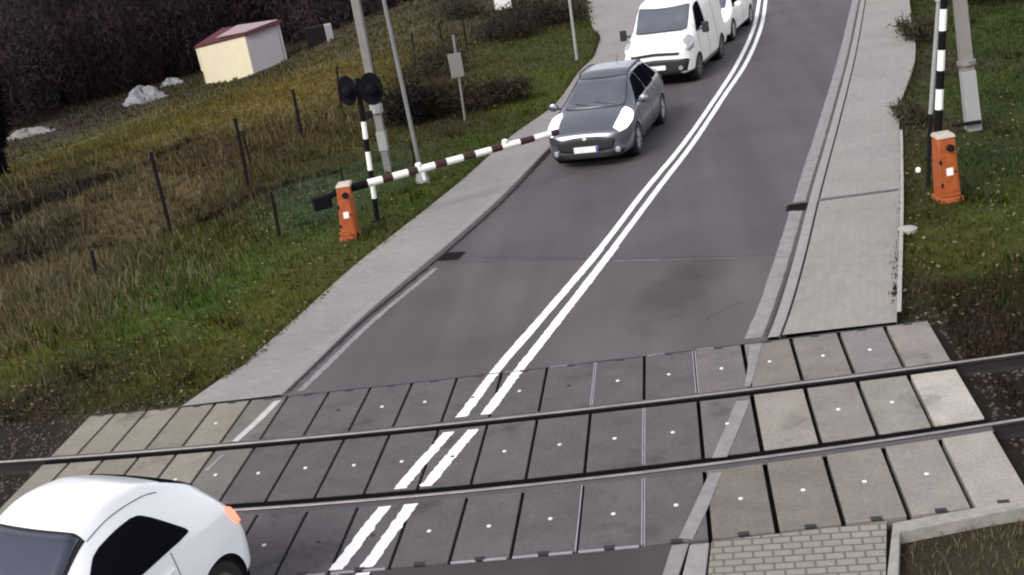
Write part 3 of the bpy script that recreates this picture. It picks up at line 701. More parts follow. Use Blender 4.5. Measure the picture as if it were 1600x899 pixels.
grass('grass', 230000, (-24, 12, 13.9, 46), hshort, 0.016, tint=(0.10, 0.082, 0.042), tr=0.13)
def edge_h(x, y):
    dl = np.abs(x - xat(SWL, y) + 0.03); dr = np.abs(x - xat(SWR, y) - 0.03)
    return np.where((np.minimum(dl, dr) < 0.13), 0.07, 0.0)
grass('verge_grass', 90000, (-8, 8, 13.9, 42), edge_h, 0.014, bend=1.1, tint=(0.025, 0.018, 0.010), tr=0.5, bright=0.9)
grass('track_weeds', 9000, (2.8, 8, 12.6, 14.6), lambda x, y: 0.13 + 0 * x, 0.016, bend=.4, tint=(0.042, 0.027, 0.018), tr=0.55, anyy=True)
grass('track_weeds', 3500, (2.9, 6, 10.9, 12.1), lambda x, y: 0.10 + 0 * x, 0.016, bend=.4, tint=(0.036, 0.022, 0.015), tr=0.6, anyy=True)
grass('near_grass', 8000, (3.2, 9, 5.5, 9), lambda x, y: 0.05 + 0 * x, 0.012, tint=(0.06, 0.045, 0.03), tr=0.3)
grass('dry_grass', 26000, (-17, -7.3, 14.2, 24), lambda x, y: np.where(hdry(x, y) > 0.25, 0.40 * hdry(x, y), 0), 0.013, bend=0.9, tint=(0.15, 0.125, 0.08), tr=0.7)
def weedmask(x, y):
    return np.where(lump(x, y, 1.9, 11) + 0.5 * lump(x, y, 5.1, 12) > 0.62, 0.16, 0.0) * (np.minimum(np.abs(x - xat(SWL, y)), np.abs(x - xat(SWR, y))) > .3)
grass('weed_clumps', 90000, (-16, 9, 14.2, 34), weedmask, 0.02, bend=1.2, tint=(0.020, 0.018, 0.006), tr=0.45, bright=0.8)
grass('dead_stalks', 5000, (-20, 9, 14.5, 36), lambda x, y: 0.32 * sstep((-x - 6.8) / 2) + .06, 0.010, bend=0.5, tint=(0.16, 0.13, 0.08), tr=0.8)
grass('far_grass', 90000, (-60, 0, 44, 100), lambda x, y: 0.16 + 0 * x, 0.03, tint=(0.09, 0.075, 0.045), tr=0.25)
def corner_h(x, y):
    q = proj(np.c_[x, y, 0 * x - .1]); return np.where((q[0] > 1414) & (q[1] > 846 - (q[0] - 1408) * .2), 0.07, 0.0)
def edge_any(x, y): return corner_h(x, y)
grass('corner_grass', 16000, (0.6, 6, 4.5, 9.6), corner_h, 0.011, bend=1.0, tint=(0.12, 0.095, 0.06), tr=0.4, anyy=True, bright=1.1)
def ditch_h(x, y):
    best = np.full(x.shape, 1e9)
    for pts, dep, w in DITCH:
        P = np.array(pts)
        for a, b in zip(P[:-1], P[1:]):
            ab = b - a; t = np.clip(((x - a[0]) * ab[0] + (y - a[1]) * ab[1]) / (ab @ ab), 0, 1)
            best = np.minimum(best, np.hypot(x - a[0] - t * ab[0], y - a[1] - t * ab[1]) / w)
    return np.where(best < 1.0, 0.30, 0)
ww = grass('ditch_weeds', 60000, (-24, -7, 17, 34), lambda x, y: ditch_h(x, y) * 0.4, 0.02, tint=(0.010, 0.007, 0.006), tr=0.93, bright=0.5)
# scattered fallen leaves / litter
def leaves(n, xr, yr, keep, cols, s, name):
    x = rng.uniform(*xr, n); y = rng.uniform(*yr, n); k = keep(x, y); x = x[k]; y = y[k]; n = len(x)
    z = np.where(ground_mask(x, y) > .5, 0.125, zter(x, y) + 0.05)
    a = rng.uniform(0, 6.28, n); t = rng.uniform(-.4, .4, n) * s
    P = [np.c_[x + s * np.cos(a + k * math.pi / 2) * (1 if k % 2 else .6), y + s * np.sin(a + k * math.pi / 2) * (1 if k % 2 else .6), z + t * (1 if k < 2 else -1)] for k in range(4)]
    V = np.stack(P, 1).reshape(-1, 3); F = np.arange(4 * n).reshape(n, 4)
    c = np.array(cols)[rng.integers(0, len(cols), n)]
    o = fast_mesh(name, V, F, MT['grass'], np.repeat(c, 4, 0)); o['kind'] = 'stuff'
leaves(5000, (-13, 9), (13.7, 24), lambda x, y: ground_mask(x, y) < .3, [(0.06, 0.03, 0.015), (0.12, 0.07, 0.03), (0.16, 0.13, 0.08), (0.03, 0.02, 0.012)], 0.035, 'fallen_leaves')

# ------------------------------------------------------------------ posts and poles (lean follows the photograph)
def top_at(base, px, py, z=None):
    """point on the ray of (px,py) in the vertical plane that faces the camera through base"""
    r = CF + CR * (px - 800) / FPX + CU * (449.5 - py) / FPX
    n = np.array([-base[0], -base[1], 0.0]); n /= np.linalg.norm(n); n = np.array([n[0], n[1], 0])
    o = np.array([0, 0, CH]); t = ((base - o) @ n) / (r @ n); return o + r * t
def lerp(a, b, t): return np.asarray(a) * (1 - t) + np.asarray(b) * t
def extend(b, t, k): return b + (t - b) * k
# tall concrete mast, left
b = GT(607, 268); t = extend(b, top_at(b, 556, 5), 1.9)
e = empty('utility_pole', b, 'tall pale grey concrete mast rising behind the twin signal lights', 'utility pole', 'utility poles')
MB().tube([b - [0, 0, .3], t], [0.11, 0.13], 4).build('shaft', MT['concrete'], e, world=True, smooth=0)
q = lerp(b, t, 0.12)
MB().tube([lerp(b, t, .07), lerp(b, t, .13)], [0.135, 0.14], 4).build('cable_box', MT['concrete_pale'], e, world=True, smooth=0)
MB().tube([lerp(b, t, .19), lerp(b, t, .215)], [0.15, 0.15], 8).build('clamp', MT['concrete_pale'], e, world=True)
# thin pole left with a conical foot
b = GT(661, 284); t = extend(b, top_at(b, 600, 2), 1.8)
e = empty('lamp_post', b, 'slender grey pole on a pale foot behind the lowered barrier arm', 'lamp post', 'lamp posts')
MB().tube([b, lerp(b, t, .06), t], [0.05, 0.045, 0.04], 10).build('shaft', MT['grey_metal'], e, world=True)
MB().lathe([(0.16, -.05), (0.15, .05), (0.08, 0.28), (0.05, 0.34)], b, tuple((t - b)), 14).build('foot', MT['concrete_pale'], e, world=True)
# thin pole by the far pavement
b = GT(902, 96); t = extend(b, top_at(b, 890, 2), 2.0)
e = empty('lamp_post', b, 'thin pale pole on the grass beside the wide part of the left pavement', 'lamp post', 'lamp posts')
MB().tube([b, t], [0.045, 0.04], 10).build('shaft', MT['concrete_pale'], e, world=True)
# road sign seen from behind
b = GT(727, 190); t = top_at(b, 708, 55)
e = empty('road_sign', b, 'small grey road sign seen from behind on a thin post in the brown scrub', 'road sign')
MB().tube([b, t], [0.03, 0.03], 8).build('post', MT['grey_metal'], e, world=True)
c = top_at(b, 713, 102)
MB().box(c + np.array([0, -0.04, 0]), (0.34, 0.02, 0.62), rz=0.3).build('sign_plate', MT['concrete'], e, bevel=0.01, world=True)
# right concrete mast
b = GT(1521, 203); t = extend(b, top_at(b, 1500, 0), 1.9)
e = empty('utility_pole', b, 'thick pale concrete mast in the grass behind the raised barrier arm', 'utility pole', 'utility poles')
MB().tube([b - [0, 0, .2], t], [0.155, 0.135], 4).build('shaft', MT['concrete'], e, world=True, smooth=0)
MB().tube([b, lerp(b, t, .245)], [0.185, 0.172], 4).build('protective_sleeve', MT['concrete_pale'], e, bevel=0.01, world=True, smooth=0)
MB().box(lerp(b, t, .04) + [-.15, -.2, 0], (0.5, 0.06, 0.06)).build('bracket', MT['dark_metal'], e, world=True)
MB().tube([lerp(b, t, .27), lerp(b, t, .285)], [0.17, 0.17], 8).build('clamp', MT['grey_metal'], e, world=True)
# thin right post (pale above, dark below)
b = GT(1450, 292); mid = top_at(b, 1454, 178); t = extend(b, top_at(b, 1467, 0), 1.0)
e = empty('signal_post', b, 'thin post with a pale top and dark foot left of the raised barrier', 'signal post')
MB().tube([b, mid], [0.035, 0.035], 10).build('foot_section', MT['dark_metal'], e, world=True)
MB().tube([mid, t], [0.035, 0.035], 10).build('upper_section', MT['concrete_pale'], e, world=True)
MB().lathe([(0.05, -.02), (0.09, 0.03), (0.09, .12), (0.03, .16)], t, tuple(t - mid), 12).build('lamp_head', MT['white_enamel'], e, world=True)

# small marker stones by the right pavement
for px, s in (((1435, 270), 0.045), ):
    p = GT(*px); e = empty('marker_stone', p, 'small white marker stone in the grass between pavement and right barrier', 'marker stone')
    MB().lathe([(s, 0), (s, s * 1.4), (s * .6, s * 2.0)], p, (0, 0, 1), 8).build('stone_body', MT['white_enamel'], e, world=True, bevel=0.005)
p = GT(1418, 362); e = empty('inspection_cover', p, 'pale round inspection cover at the outer edge of the right pavement', 'cover')
MB().lathe([(0.14, 0), (0.14, .05), (0.10, .065)], p, (0, 0, 1), 16).build('cover_plate', MT['kerb_pale'], e, world=True)

# ------------------------------------------------------------------ level crossing barriers
def barrier(bpx, label, group, yaw, h=1.06, leanpx=None):
    b = GT(*bpx)
    e = empty('level_crossing_barrier', b, label, 'barrier', group)
    ax = np.array([math.cos(yaw), math.sin(yaw), 0]); ay = np.array([-ax[1], ax[0], 0])
    up = np.array([0, 0, 1.0])
    if leanpx is not None:
        tt = top_at(b, *leanpx); up = (tt - b) / np.linalg.norm(tt - b)
    def L(x, y, z): return b + ax * x + ay * y + up * z
    def tbox(x0, x1, y0, y1, z0, z1, sx=1.0, sy=1.0):
        cx, cy = (x0 + x1) / 2, (y0 + y1) / 2
        V = [L(x, y, z0) for x, y in ((x0, y0), (x1, y0), (x1, y1), (x0, y1))] + [L(cx + (x - cx) * sx, cy + (y - cy) * sy, z1) for x, y in ((x0, y0), (x1, y0), (x1, y1), (x0, y1))]
        return MB().add(V, [(3, 2, 1, 0), (4, 5, 6, 7), (0, 1, 5, 4), (1, 2, 6, 5), (2, 3, 7, 6), (3, 0, 4, 7)])
    w = 0.155; d = 0.165
    tbox(-w, w, -d, d, 0.08, h - 0.06, 0.84, 0.84).build('housing', MT['orange'], e, bevel=0.02, world=True)
    tbox(-w - .03, w + .03, -d - .03, d + .03, -0.05, 0.078, 0.96, 0.96).build('base_plate', MT['orange'], e, bevel=0.01, world=True)
    tbox(-w * .93, w * .93, -d * .93, d * .93, h - 0.058, h, 0.85, 0.85).build('cap', MT['cap_pale'], e, bevel=0.012, world=True)
    # service door on the camera side, with its white sticker and dark lock
    dr = tbox(-w * .72, w * .72, -d - .006, -d + .03, 0.16, h - 0.30, 0.94, 1).build('door', MT['orange'], e, bevel=0.006, world=True)
    dr.parent = e
    tbox(-0.05, 0.05, -d - .010, -d + .0, 0.43, 0.55).build('sticker', MT['white_enamel'], e, world=True)
    for zz in (0.26, 0.62):
        tbox(-w * .72 - .03, -w * .72 + .0, -d - .012, -d + .02, zz, zz + .06).build('hinge', MT['dark_metal'], e, world=True)
    MB().lathe([(0.018, 0), (0.018, .02)], L(w * .55, -d - .0, 0.48), tuple(-ay), 10).build('lock', MT['dark_metal'], e, world=True)
    MB().lathe([(0.055, 0), (0.055, 0.06), (0.03, 0.065)], L(0.03, -d + 0.0, h - 0.2), tuple(-ay), 16).build('pivot_cover', MT['dark_metal'], e, world=True)
    return e, L, b, ax, ay, up
def stripes(e, P0, P1, cuts, r0, r1, firstwhite=True, mw=None, mr=None, name='barrier_arm'):
    n = 12; pts = [lerp(P0, P1, c) for c in cuts]
    o = MB().tube(pts, [r0 + (r1 - r0) * c for c in cuts], n).build(name, mw or MT['white_enamel'], e, world=True)
    o.data.materials.append(mr or MT['boom_red'])
    for pl in o.data.polygons:
        k = pl.index // n
        k = min(k, len(cuts) - 2) if pl.index < n * (len(cuts) - 1) else (0 if pl.index == n * (len(cuts) - 1) else len(cuts) - 2)
        pl.material_index = 0 if (k % 2 == 0) == firstwhite else 1
    return o
# left, lowered across the lane
e, L, b, ax, ay, up = barrier((548, 372), 'orange barrier drive with its red and white arm lowered beside the silver car', 'level crossing barriers', 0.1, leanpx=(537, 287))
P0 = L(0.05, 0.0, 0.93)
pe = np.array([-2.62, 23.15]); pk = None
r = CF + CR * (872 - 800) / FPX + CU * (449.5 - 206) / FPX; t_ = (0.98 - CH) / r[2]; P1 = np.array([0, 0, CH]) + r * t_
def frac(px):      # arm parameter of a pixel column
    ts = np.linspace(0, 1, 400); xs_ = np.array([proj(lerp(P0, P1, t))[0] for t in ts]); return float(np.interp(px, xs_, ts))
cuts = [frac(x) for x in (574, 597, 613, 637, 652, 679, 697, 723, 742, 767, 784, 812, 834, 860, 872)]
bm_ = MB()
stripes(e, P0, P1, [max(cuts[0], 0.0)] + cuts[1:], 0.074, 0.062)
MB().tube([P0, lerp(P0, P1, cuts[0] - .0)], [0.075, 0.074], 12).build('arm_root', MT['black'], e, world=True)
dirn = (P1 - P0) / np.linalg.norm(P1 - P0)
c0 = P0 - dirn * 0.12; c1 = P0 - dirn * 0.62
MB().tube([c0, c1 + [0, 0, -.10]], [0.05, 0.06], 8).build('counterweight_arm', MT['black'], e, world=True)
MB().box(c1 + [0.1, 0.05, -.12], (0.34, 0.16, 0.24), rz=math.atan2(dirn[1], dirn[0])).build('counterweight', MT['black'], e, bevel=0.02, world=True)
for px, m_ in ((655, 'white_enamel'), (790, 'white_enamel')):
    q = lerp(P0, P1, frac(px))
    MB().lathe([(0.05, 0.0), (0.06, 0.03), (0.06, 0.08), (0.04, 0.10)], q + [0, 0, 0.03], (0, 0, 1), 12).build('arm_lamp', MT[m_], e, world=True)
q = lerp(P0, P1, frac(658))
MB().tube([q, q + [0.03, 0.0, -0.22]], [0.05, 0.03], 8).build('arm_support', MT['white_enamel'], e, world=True)
# right, raised
e, L, b, ax, ay, up = barrier((1481, 312), 'orange barrier drive with its black and white arm raised upright on the right verge', 'level crossing barriers', 0.15, h=1.06, leanpx=(1473, 209))
Pr = b + up * 0.9 + ay * 0.24
Pt_ = extend(Pr, top_at(Pr, 1475, 0), 1.6)
def fracy(py):
    ts = np.linspace(0, 1, 400); y_ = np.array([proj(lerp(Pr, Pt_, t))[1] for t in ts]); return float(np.interp(-py, -y_, ts))
cy = [0.0] + [fracy(y) for y in (171, 139, 110, 78, 48, 14, -15, -48, -80, -115)] + [1.0]
stripes(e, Pr, Pt_, cy, 0.062, 0.045, firstwhite=False, mr=MT['black'])
MB().box(Pr + ay * 0.02 - up * 0.28, (0.14, 0.16, 0.4)).build('counterweight', MT['black'], e, bevel=0.02, world=True)

# ------------------------------------------------------------------ twin signal seen from behind
b = GT(590, 346); t = top_at(b, 558, 122)
e = empty('crossing_signal', b, 'black and white banded signal mast with two round black lamp shields', 'signal')
def fs(py):
    ts = np.linspace(0, 1.1, 400); y_ = np.array([proj(lerp(b, t, q))[1] for q in ts]); return float(np.interp(-py, -y_, ts))
cs = [0.0] + [fs(y) for y in (307, 267, 265.5, 235, 219, 190)] + [1.0]
cs = [0.0, fs(310), fs(285), fs(266), fs(237), fs(217), fs(190), 1.0]
stripes(e, b, t, cs, 0.048, 0.048, firstwhite=False, mr=MT['black'], name='mast')
MB().lathe([(0.13, 0), (0.13, .03), (0.05, 0.06)], b, (0, 0, 1), 12).build('base_plate', MT['dark_metal'], e, world=True)
right = np.array([0.98, 0.18, 0]); fw = np.array([0.18, -0.98, -0.1])
for (px, py, rr) in ((543, 141, 0.195), (580, 138, 0.25)):
    c = top_at(b, px, py) + fw * 0.05
    # elliptical shield: taller than wide
    n = 32; V = []; F = []
    for k in range(n):
        a = 2 * math.pi * k / n
        for s in (-0.012, 0.012): V.append(c + right * math.cos(a) * rr * .88 + np.array([0, 0, 1]) * math.sin(a) * 0.30 * (rr / .24) ** .35 + fw * s)
    F = [(2 * k, 2 * ((k + 1) % n), 2 * ((k + 1) % n) + 1, 2 * k + 1) for k in range(n)] + [tuple(range(0, 2 * n, 2)), tuple(range(1, 2 * n, 2))]
    sh = MB().add(V, F).build('lamp_shield', MT['black'], e, world=True)
    MB().lathe([(0.105, 0), (0.10, .10), (0.05, .15)], c + fw * 0.012, tuple(fw), 18).build('lamp_housing', MT['black'], e, world=True)
    MB().lathe([(0.11, 0), (0.125, .18)], c - fw * 0.012, tuple(-fw), 18).build('hood', MT['black'], e, world=True)
c1, c2 = top_at(b, 543, 141), top_at(b, 580, 138)
MB().tube([c1, c2], 0.03, 8).build('cross_arm', MT['dark_metal'], e, world=True)
c = top_at(b, 574, 180); MB().box(c, (0.2, 0.1, 0.14)).build('bell', MT['dark_metal'], e, bevel=0.02, world=True)

# ------------------------------------------------------------------ wire fence on the left
def wire_mat(name, col, d, size=0.10):
    m, t, bs = nt(name); N = t.nodes; L = t.links
    bs.inputs['Base Color'].default_value = (*col, 1); bs.inputs['Roughness'].default_value = .6
    geo = N.new('ShaderNodeNewGeometry')
    tr_ = N.new('ShaderNodeBsdfTransparent'); mx = N.new('ShaderNodeMixShader'); mx.inputs[0].default_value = d
    L.new(tr_.outputs[0], mx.inputs[1]); L.new(bs.outputs[0], mx.inputs[2])
    L.new(mx.outputs[0], N['Material Output'].inputs['Surface']); return m
posts_near = [((437, 371), (423, 297)), ((152, 450), (143, 392))]
def post_obj(bp, tp, e, r=0.035, m='dark_metal', name='post'):
    b = GT(*bp); t = top_at(b, *tp); MB().tube([b - [0, 0, .1], t], r, 8).build(name, MT[m], e, world=True); return b, t
def mesh_net(e, pts, m, nh=6, dens=0.12, r=0.004, name='wire_mesh'):
    mb = MB()
    for (b0, t0), (b1, t1) in zip(pts[:-1], pts[1:]):
        n = max(2, int(np.linalg.norm(b1 - b0) / dens))
        for i in range(n + 1):
            u = i / n; mb.tube([lerp(b0, b1, u), lerp(t0, t1, u)], r, 3, cap=False)
        for j in range(nh + 1):
            v = j / nh; mb.tube([lerp(b0, t0, v), lerp(b1, t1, v)], r, 3, cap=False)
    mb.build(name, m, e, world=True, smooth=0)
MT['wire_green'] = mat('wire_green', (0.045, 0.075, 0.065), 0.5)
MT['wire_dark'] = mat('wire_dark', (0.03, 0.024, 0.02), 0.6)
b0 = GT(437, 371)
e = empty('mesh_fence', b0, 'low green wire mesh fence behind the left orange barrier drive', 'fence')
PP = [post_obj((437, 371), (423, 300), e), post_obj((548, 345), (532, 262), e, 0.02), post_obj((655, 284), (641, 222), e, 0.02)]
mesh_net(e, PP, MT['wire_green'], nh=10, dens=0.09, r=0.0032)
b0 = GT(267, 360)
e = empty('wire_fence', b0, 'dark post and wire fence crossing the rough field behind the ditch', 'fence')
PP = [post_obj((267, 362), (235, 238), e, .045), post_obj((388, 292), (367, 185), e, .045), post_obj((472, 216), (457, 140), e, .045), post_obj((533, 172), (526, 105), e), post_obj((590, 140), (578, 78), e, 0.03), post_obj((651, 115), (643, 52), e, 0.03), post_obj((695, 95), (686, 36), e, 0.03), post_obj((730, 80), (722, 22), e, 0.03)]
mesh_net(e, PP, MT['wire_dark'], nh=4, dens=50, r=0.006)
e = empty('fence_stake', GT(152, 450), 'short leaning dark stake in the dry grass at the left', 'stake')
post_obj((153, 446), (143, 392), e, 0.04, name='stake_post')
e = empty('fence_stake', GT(380, 262), 'second slim dark stake leaning beside a fence post in the brown field', 'stake')
post_obj((392, 258), (378, 205), e, 0.03, name='stake_post')

# ------------------------------------------------------------------ shed house, piles
hb = [GT(323, 134), GT(397, 118), GT(449, 94)]
e = empty('shed_house', hb[0], 'small cream house with grey side wall and red roof beside the dark wood', 'house')
A, B, C = [np.array(q) for q in hb]
zb = min(A[2], B[2], C[2]) - 0.6
TA, TB, TC = top_at(A, 309, 76), top_at(B, 393, 54), top_at(C, 447, 34)
Dp = A + (C - B) * 0.9
def at_z(p, z): return (p[0], p[1], z)
uu = (B - A); W = np.linalg.norm(uu[:2]); uu = uu / W
# cream front wall with the stepped lower corners
def wallslab(P, Q, zt0, zt1, z0, thick_, m_, name, notch=None):
    d = np.array([Q[0] - P[0], Q[1] - P[1], 0.0]); Ln = np.linalg.norm(d); d /= Ln; nrm = np.array([-d[1], d[0], 0.0]) * thick_
    prof = notch(Ln, zt0, zt1) if notch else [(0, z0), (Ln, z0), (Ln, zt1), (0, zt0)]
    V = [(P[0] + d[0] * a, P[1] + d[1] * a, z) for a, z in prof]; V2 = [(x + nrm[0], y + nrm[1], z) for x, y, z in V]
    n = len(V); return MB().add(V + V2, [tuple(range(n)), tuple(range(2 * n - 1, n - 1, -1))] + [(i, (i + 1) % n, n + (i + 1) % n, n + i) for i in range(n)]).build(name, MT[m_], e, world=True, smooth=0)
hgt_ = TA[2] - zb
wallslab(A, B, TA[2], TB[2], zb, 0.25, 'plaster', 'front_wall', lambda L_, a_, b_: [(0, zb), (L_ - .02, zb), (L_ - .02, zb + hgt_ * .42), (L_ + .02, zb + hgt_ * .42), (L_ + .02, b_), (-.28, a_), (-.22, zb + hgt_ * .52), (0, zb + hgt_ * .50)])
zl = zb + hgt_ * .52
B2 = B + uu * 0.05; C2 = C + uu * 0.05
wallslab(B2, C2, TB[2], TC[2], zl, 0.2, 'plaster_grey', 'side_wall')  # grey wall tone with the shade of this side painted in
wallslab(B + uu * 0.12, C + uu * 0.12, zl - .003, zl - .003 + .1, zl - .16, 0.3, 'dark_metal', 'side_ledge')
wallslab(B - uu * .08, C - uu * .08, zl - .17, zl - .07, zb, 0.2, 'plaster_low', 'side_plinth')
cen = (A + C) / 2
def outw(p, k): q = p + (p - cen) * k; return q
ra, rb, rc, rd = [outw(q, .07) for q in (A, B, C, Dp)]
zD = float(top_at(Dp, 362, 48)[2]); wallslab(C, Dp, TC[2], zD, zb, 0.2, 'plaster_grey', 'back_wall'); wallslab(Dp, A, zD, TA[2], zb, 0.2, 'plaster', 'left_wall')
zs = (TA[2] + .02, TB[2] + .03, TC[2] + .05, float(top_at(rd, 362, 44)[2]))
roof = [at_z(q, z) for q, z in zip((ra, rb, rc, rd), zs)]
MB().add(roof + [(x, y, z + .12) for x, y, z in roof], [(3, 2, 1, 0), (4, 5, 6, 7), (0, 1, 5, 4), (1, 2, 6, 5), (2, 3, 7, 6), (3, 0, 4, 7)]).build('roof', MT['roof_red'], e, world=True, smooth=0)
RB = [np.array(q) for q in roof]
def bil(a, c): return lerp(lerp(RB[0], RB[1], a), lerp(RB[3], RB[2], a), c)
sh = [bil(.34, .22), bil(.97, .08), bil(.97, .95), bil(.30, .95)]
MB().add([tuple(q + [0, 0, .16]) for q in sh] + [tuple(q + [0, 0, .20]) for q in sh], [(3, 2, 1, 0), (4, 5, 6, 7), (0, 1, 5, 4), (1, 2, 6, 5), (2, 3, 7, 6), (3, 0, 4, 7)]).build('roof_sheet', MT['roof_pink'], e, world=True, smooth=0)

def heap(name, px, rx, ry, h, m, label, cat):
    p = GT(*px); e = empty(name, p, label, cat)
    n, k = 40, 14; rows_ = []; cr = rng.normal(0, 1, (k + 1, n)) * .06
    for j in range(k + 1):
        rr = math.cos(j / k * math.pi / 2); zz = math.sin(j / k * math.pi / 2) ** 1.2
        ring = []
        for i in range(n + 1):
            a = 2 * math.pi * (i % n) / n; q = 1 + 0.16 * math.sin(3 * a + 1) + 0.10 * math.sin(5 * a + j * .6) + cr[j, i % n]
            ring.append((p[0] + rx * rr * q * math.cos(a), p[1] + ry * rr * q * math.sin(a), p[2] - .1 + h * zz * (1 + .25 * math.sin(2 * a) + .12 * math.sin(7 * a + j)) + cr[j, i % n] * .5 ))
        rows_.append(ring)
    MB().grid(np.array(rows_)).build('heap_surface', m, e, world=True, smooth=50)
heap('covered_heap', (226, 160), 1.35, 1.0, 0.85, MT['tarp'], 'pale grey sheeted heap at the foot of the wood left of the house', 'heap')
heap('white_heap', (268, 132), 0.75, 0.6, 0.4, MT['concrete_pale'], 'small whitish pile between the sheeted heap and the cream house', 'heap')
heap('rubble_heap', (45, 212), 1.5, 1.0, 0.4, MT['concrete'], 'low grey rubble heap at the far left field edge', 'heap')
def box_thing(name, px, d, m, label, cat, rz=0.3, z=0.0, part='body'):
    p = GT(*px); e = empty(name, p, label, cat)
    MB().box(p + [0, 0, d[2] / 2 - .1 + z], d, rz=rz).build(part, MT[m], e, bevel=0.03, world=True); return e, p
e, p = box_thing('dark_hut', (497, 72), (1.1, 1.0, 1.2), 'dark_metal', 'small dark hut with a pale side wall by the wood right of the house', 'hut')
MB().box(p + [0.80, 0, .5], (0.4, 1.0, 1.2), rz=0.3).build('pale_side', MT['plaster_grey'], e, bevel=0.02, world=True)
e, p = box_thing('white_cabinet', (787, 14), (0.7, 0.6, 0.8), 'white_enamel', 'small white cabinet in the scrub at the top of the verge', 'cabinet')
MB().box(p + [0, 0, .74], (0.8, 0.7, 0.06), rz=0.3).build('lid', MT['grey_metal'], e, bevel=0.01, world=True)

# ------------------------------------------------------------------ shrubs, trees, wood
def shrub(px, rx, ry, h, n, col, label, name='bare_shrub', group='bare brown shrubs on the verge', tw=0.03):
    p = GT(*px); e = empty(name, p, label, 'shrub', group)
    st = MB()
    for k in range(9):
        a = rng.uniform(0, 6.28); l = rng.uniform(.5, .95)
        q = p + [math.cos(a) * rx * l * .6, math.sin(a) * ry * l * .6, h * l]
        mid = lerp(p, q, .5) + rng.normal(0, .06, 3); st.tube([p + rng.normal(0, .05, 3) * [1, 1, 0], mid, q], [.025, .018, .006], 5)
    st.build('stems', MT['bark'], e, world=True)
    # twigs and dead leaves through the volume, in clumps
    ncl = 22; ca = rng.uniform(0, 6.28, ncl); cr = np.sqrt(rng.uniform(0, 1, ncl)) * .8; cz = rng.uniform(.15, .9, ncl)
    ci = rng.integers(0, ncl, n)
    c = np.c_[np.cos(ca[ci]) * cr[ci] * rx, np.sin(ca[ci]) * cr[ci] * ry, cz[ci] * h * (1 - .4 * cr[ci])] + rng.normal(0, 1, (n, 3)) * [rx * .2, ry * .2, h * .15]
    c[:, 2] = np.abs(c[:, 2]); d = rng.normal(0, 1, (n, 3)) + [0, 0, .6]; d /= np.linalg.norm(d, axis=1)[:, None]
    s = np.cross(d, rng.normal(0, 1, (n, 3))); s /= np.linalg.norm(s, axis=1)[:, None]
    ln = rng.uniform(.08, .26, n)[:, None]; wd = rng.uniform(.25, .9, n)[:, None] * tw
    c = c + p - np.array(e.location)
    V = np.stack([c - s * wd, c + s * wd, c + d * ln], 1).reshape(-1, 3)
    cc = np.array(col) * rng.uniform(.5, 1.7, (n, 1))
    o = fast_mesh('twigs', V, np.arange(3 * n).reshape(n, 3), MT['twig_brown'], np.repeat(cc, 3, 0)); o.parent = e
BR = (0.026, 0.018, 0.012)
shrub((640, 195), 0.9, 0.8, 1.15, 3200, (0.010, 0.008, 0.007), 'darkest bare shrub behind the slender pole, near the signal lights')
shrub((700, 178), 1.2, 0.9, 0.95, 3000, BR, 'brown bare shrub around the foot of the small road sign')
shrub((770, 165), 1.1, 0.9, 0.8, 2400, (0.030, 0.021, 0.014), 'brown bare shrub to the right of the small road sign')
shrub((680, 120), 1.3, 1.0, 1.0, 2400, (0.032, 0.024, 0.016), 'brown bare shrub by the far fence posts above the road sign')
shrub((850, 42), 1.6, 1.2, 1.2, 3000, (0.020, 0.016, 0.012), 'dark bare shrub nearest the thin pale pole by the pavement')
shrub((790, 62), 1.5, 1.2, 1.2, 2600, (0.026, 0.020, 0.015), 'dark bare shrub below the small white cabinet')
shrub((720, 30), 1.6, 1.2, 1.1, 2400, (0.034, 0.028, 0.02), 'pale brown bare shrub left of the small white cabinet')
shrub((1432, 60), 0.5, 1.3, 0.5, 1600, (0.030, 0.026, 0.014), 'low olive shrub along the outer edge of the right pavement at the top', tw=.03)
shrub((1425, 190), 0.3, 0.9, 0.3, 1200, (0.034, 0.032, 0.016), 'low weedy shrub overhanging the right pavement beside the thin post', tw=.025)
shrub((1548, 2), 1.8, 1.3, 1.2, 2600, (0.010, 0.010, 0.008), 'dark shrub at the top right behind the thick concrete mast')
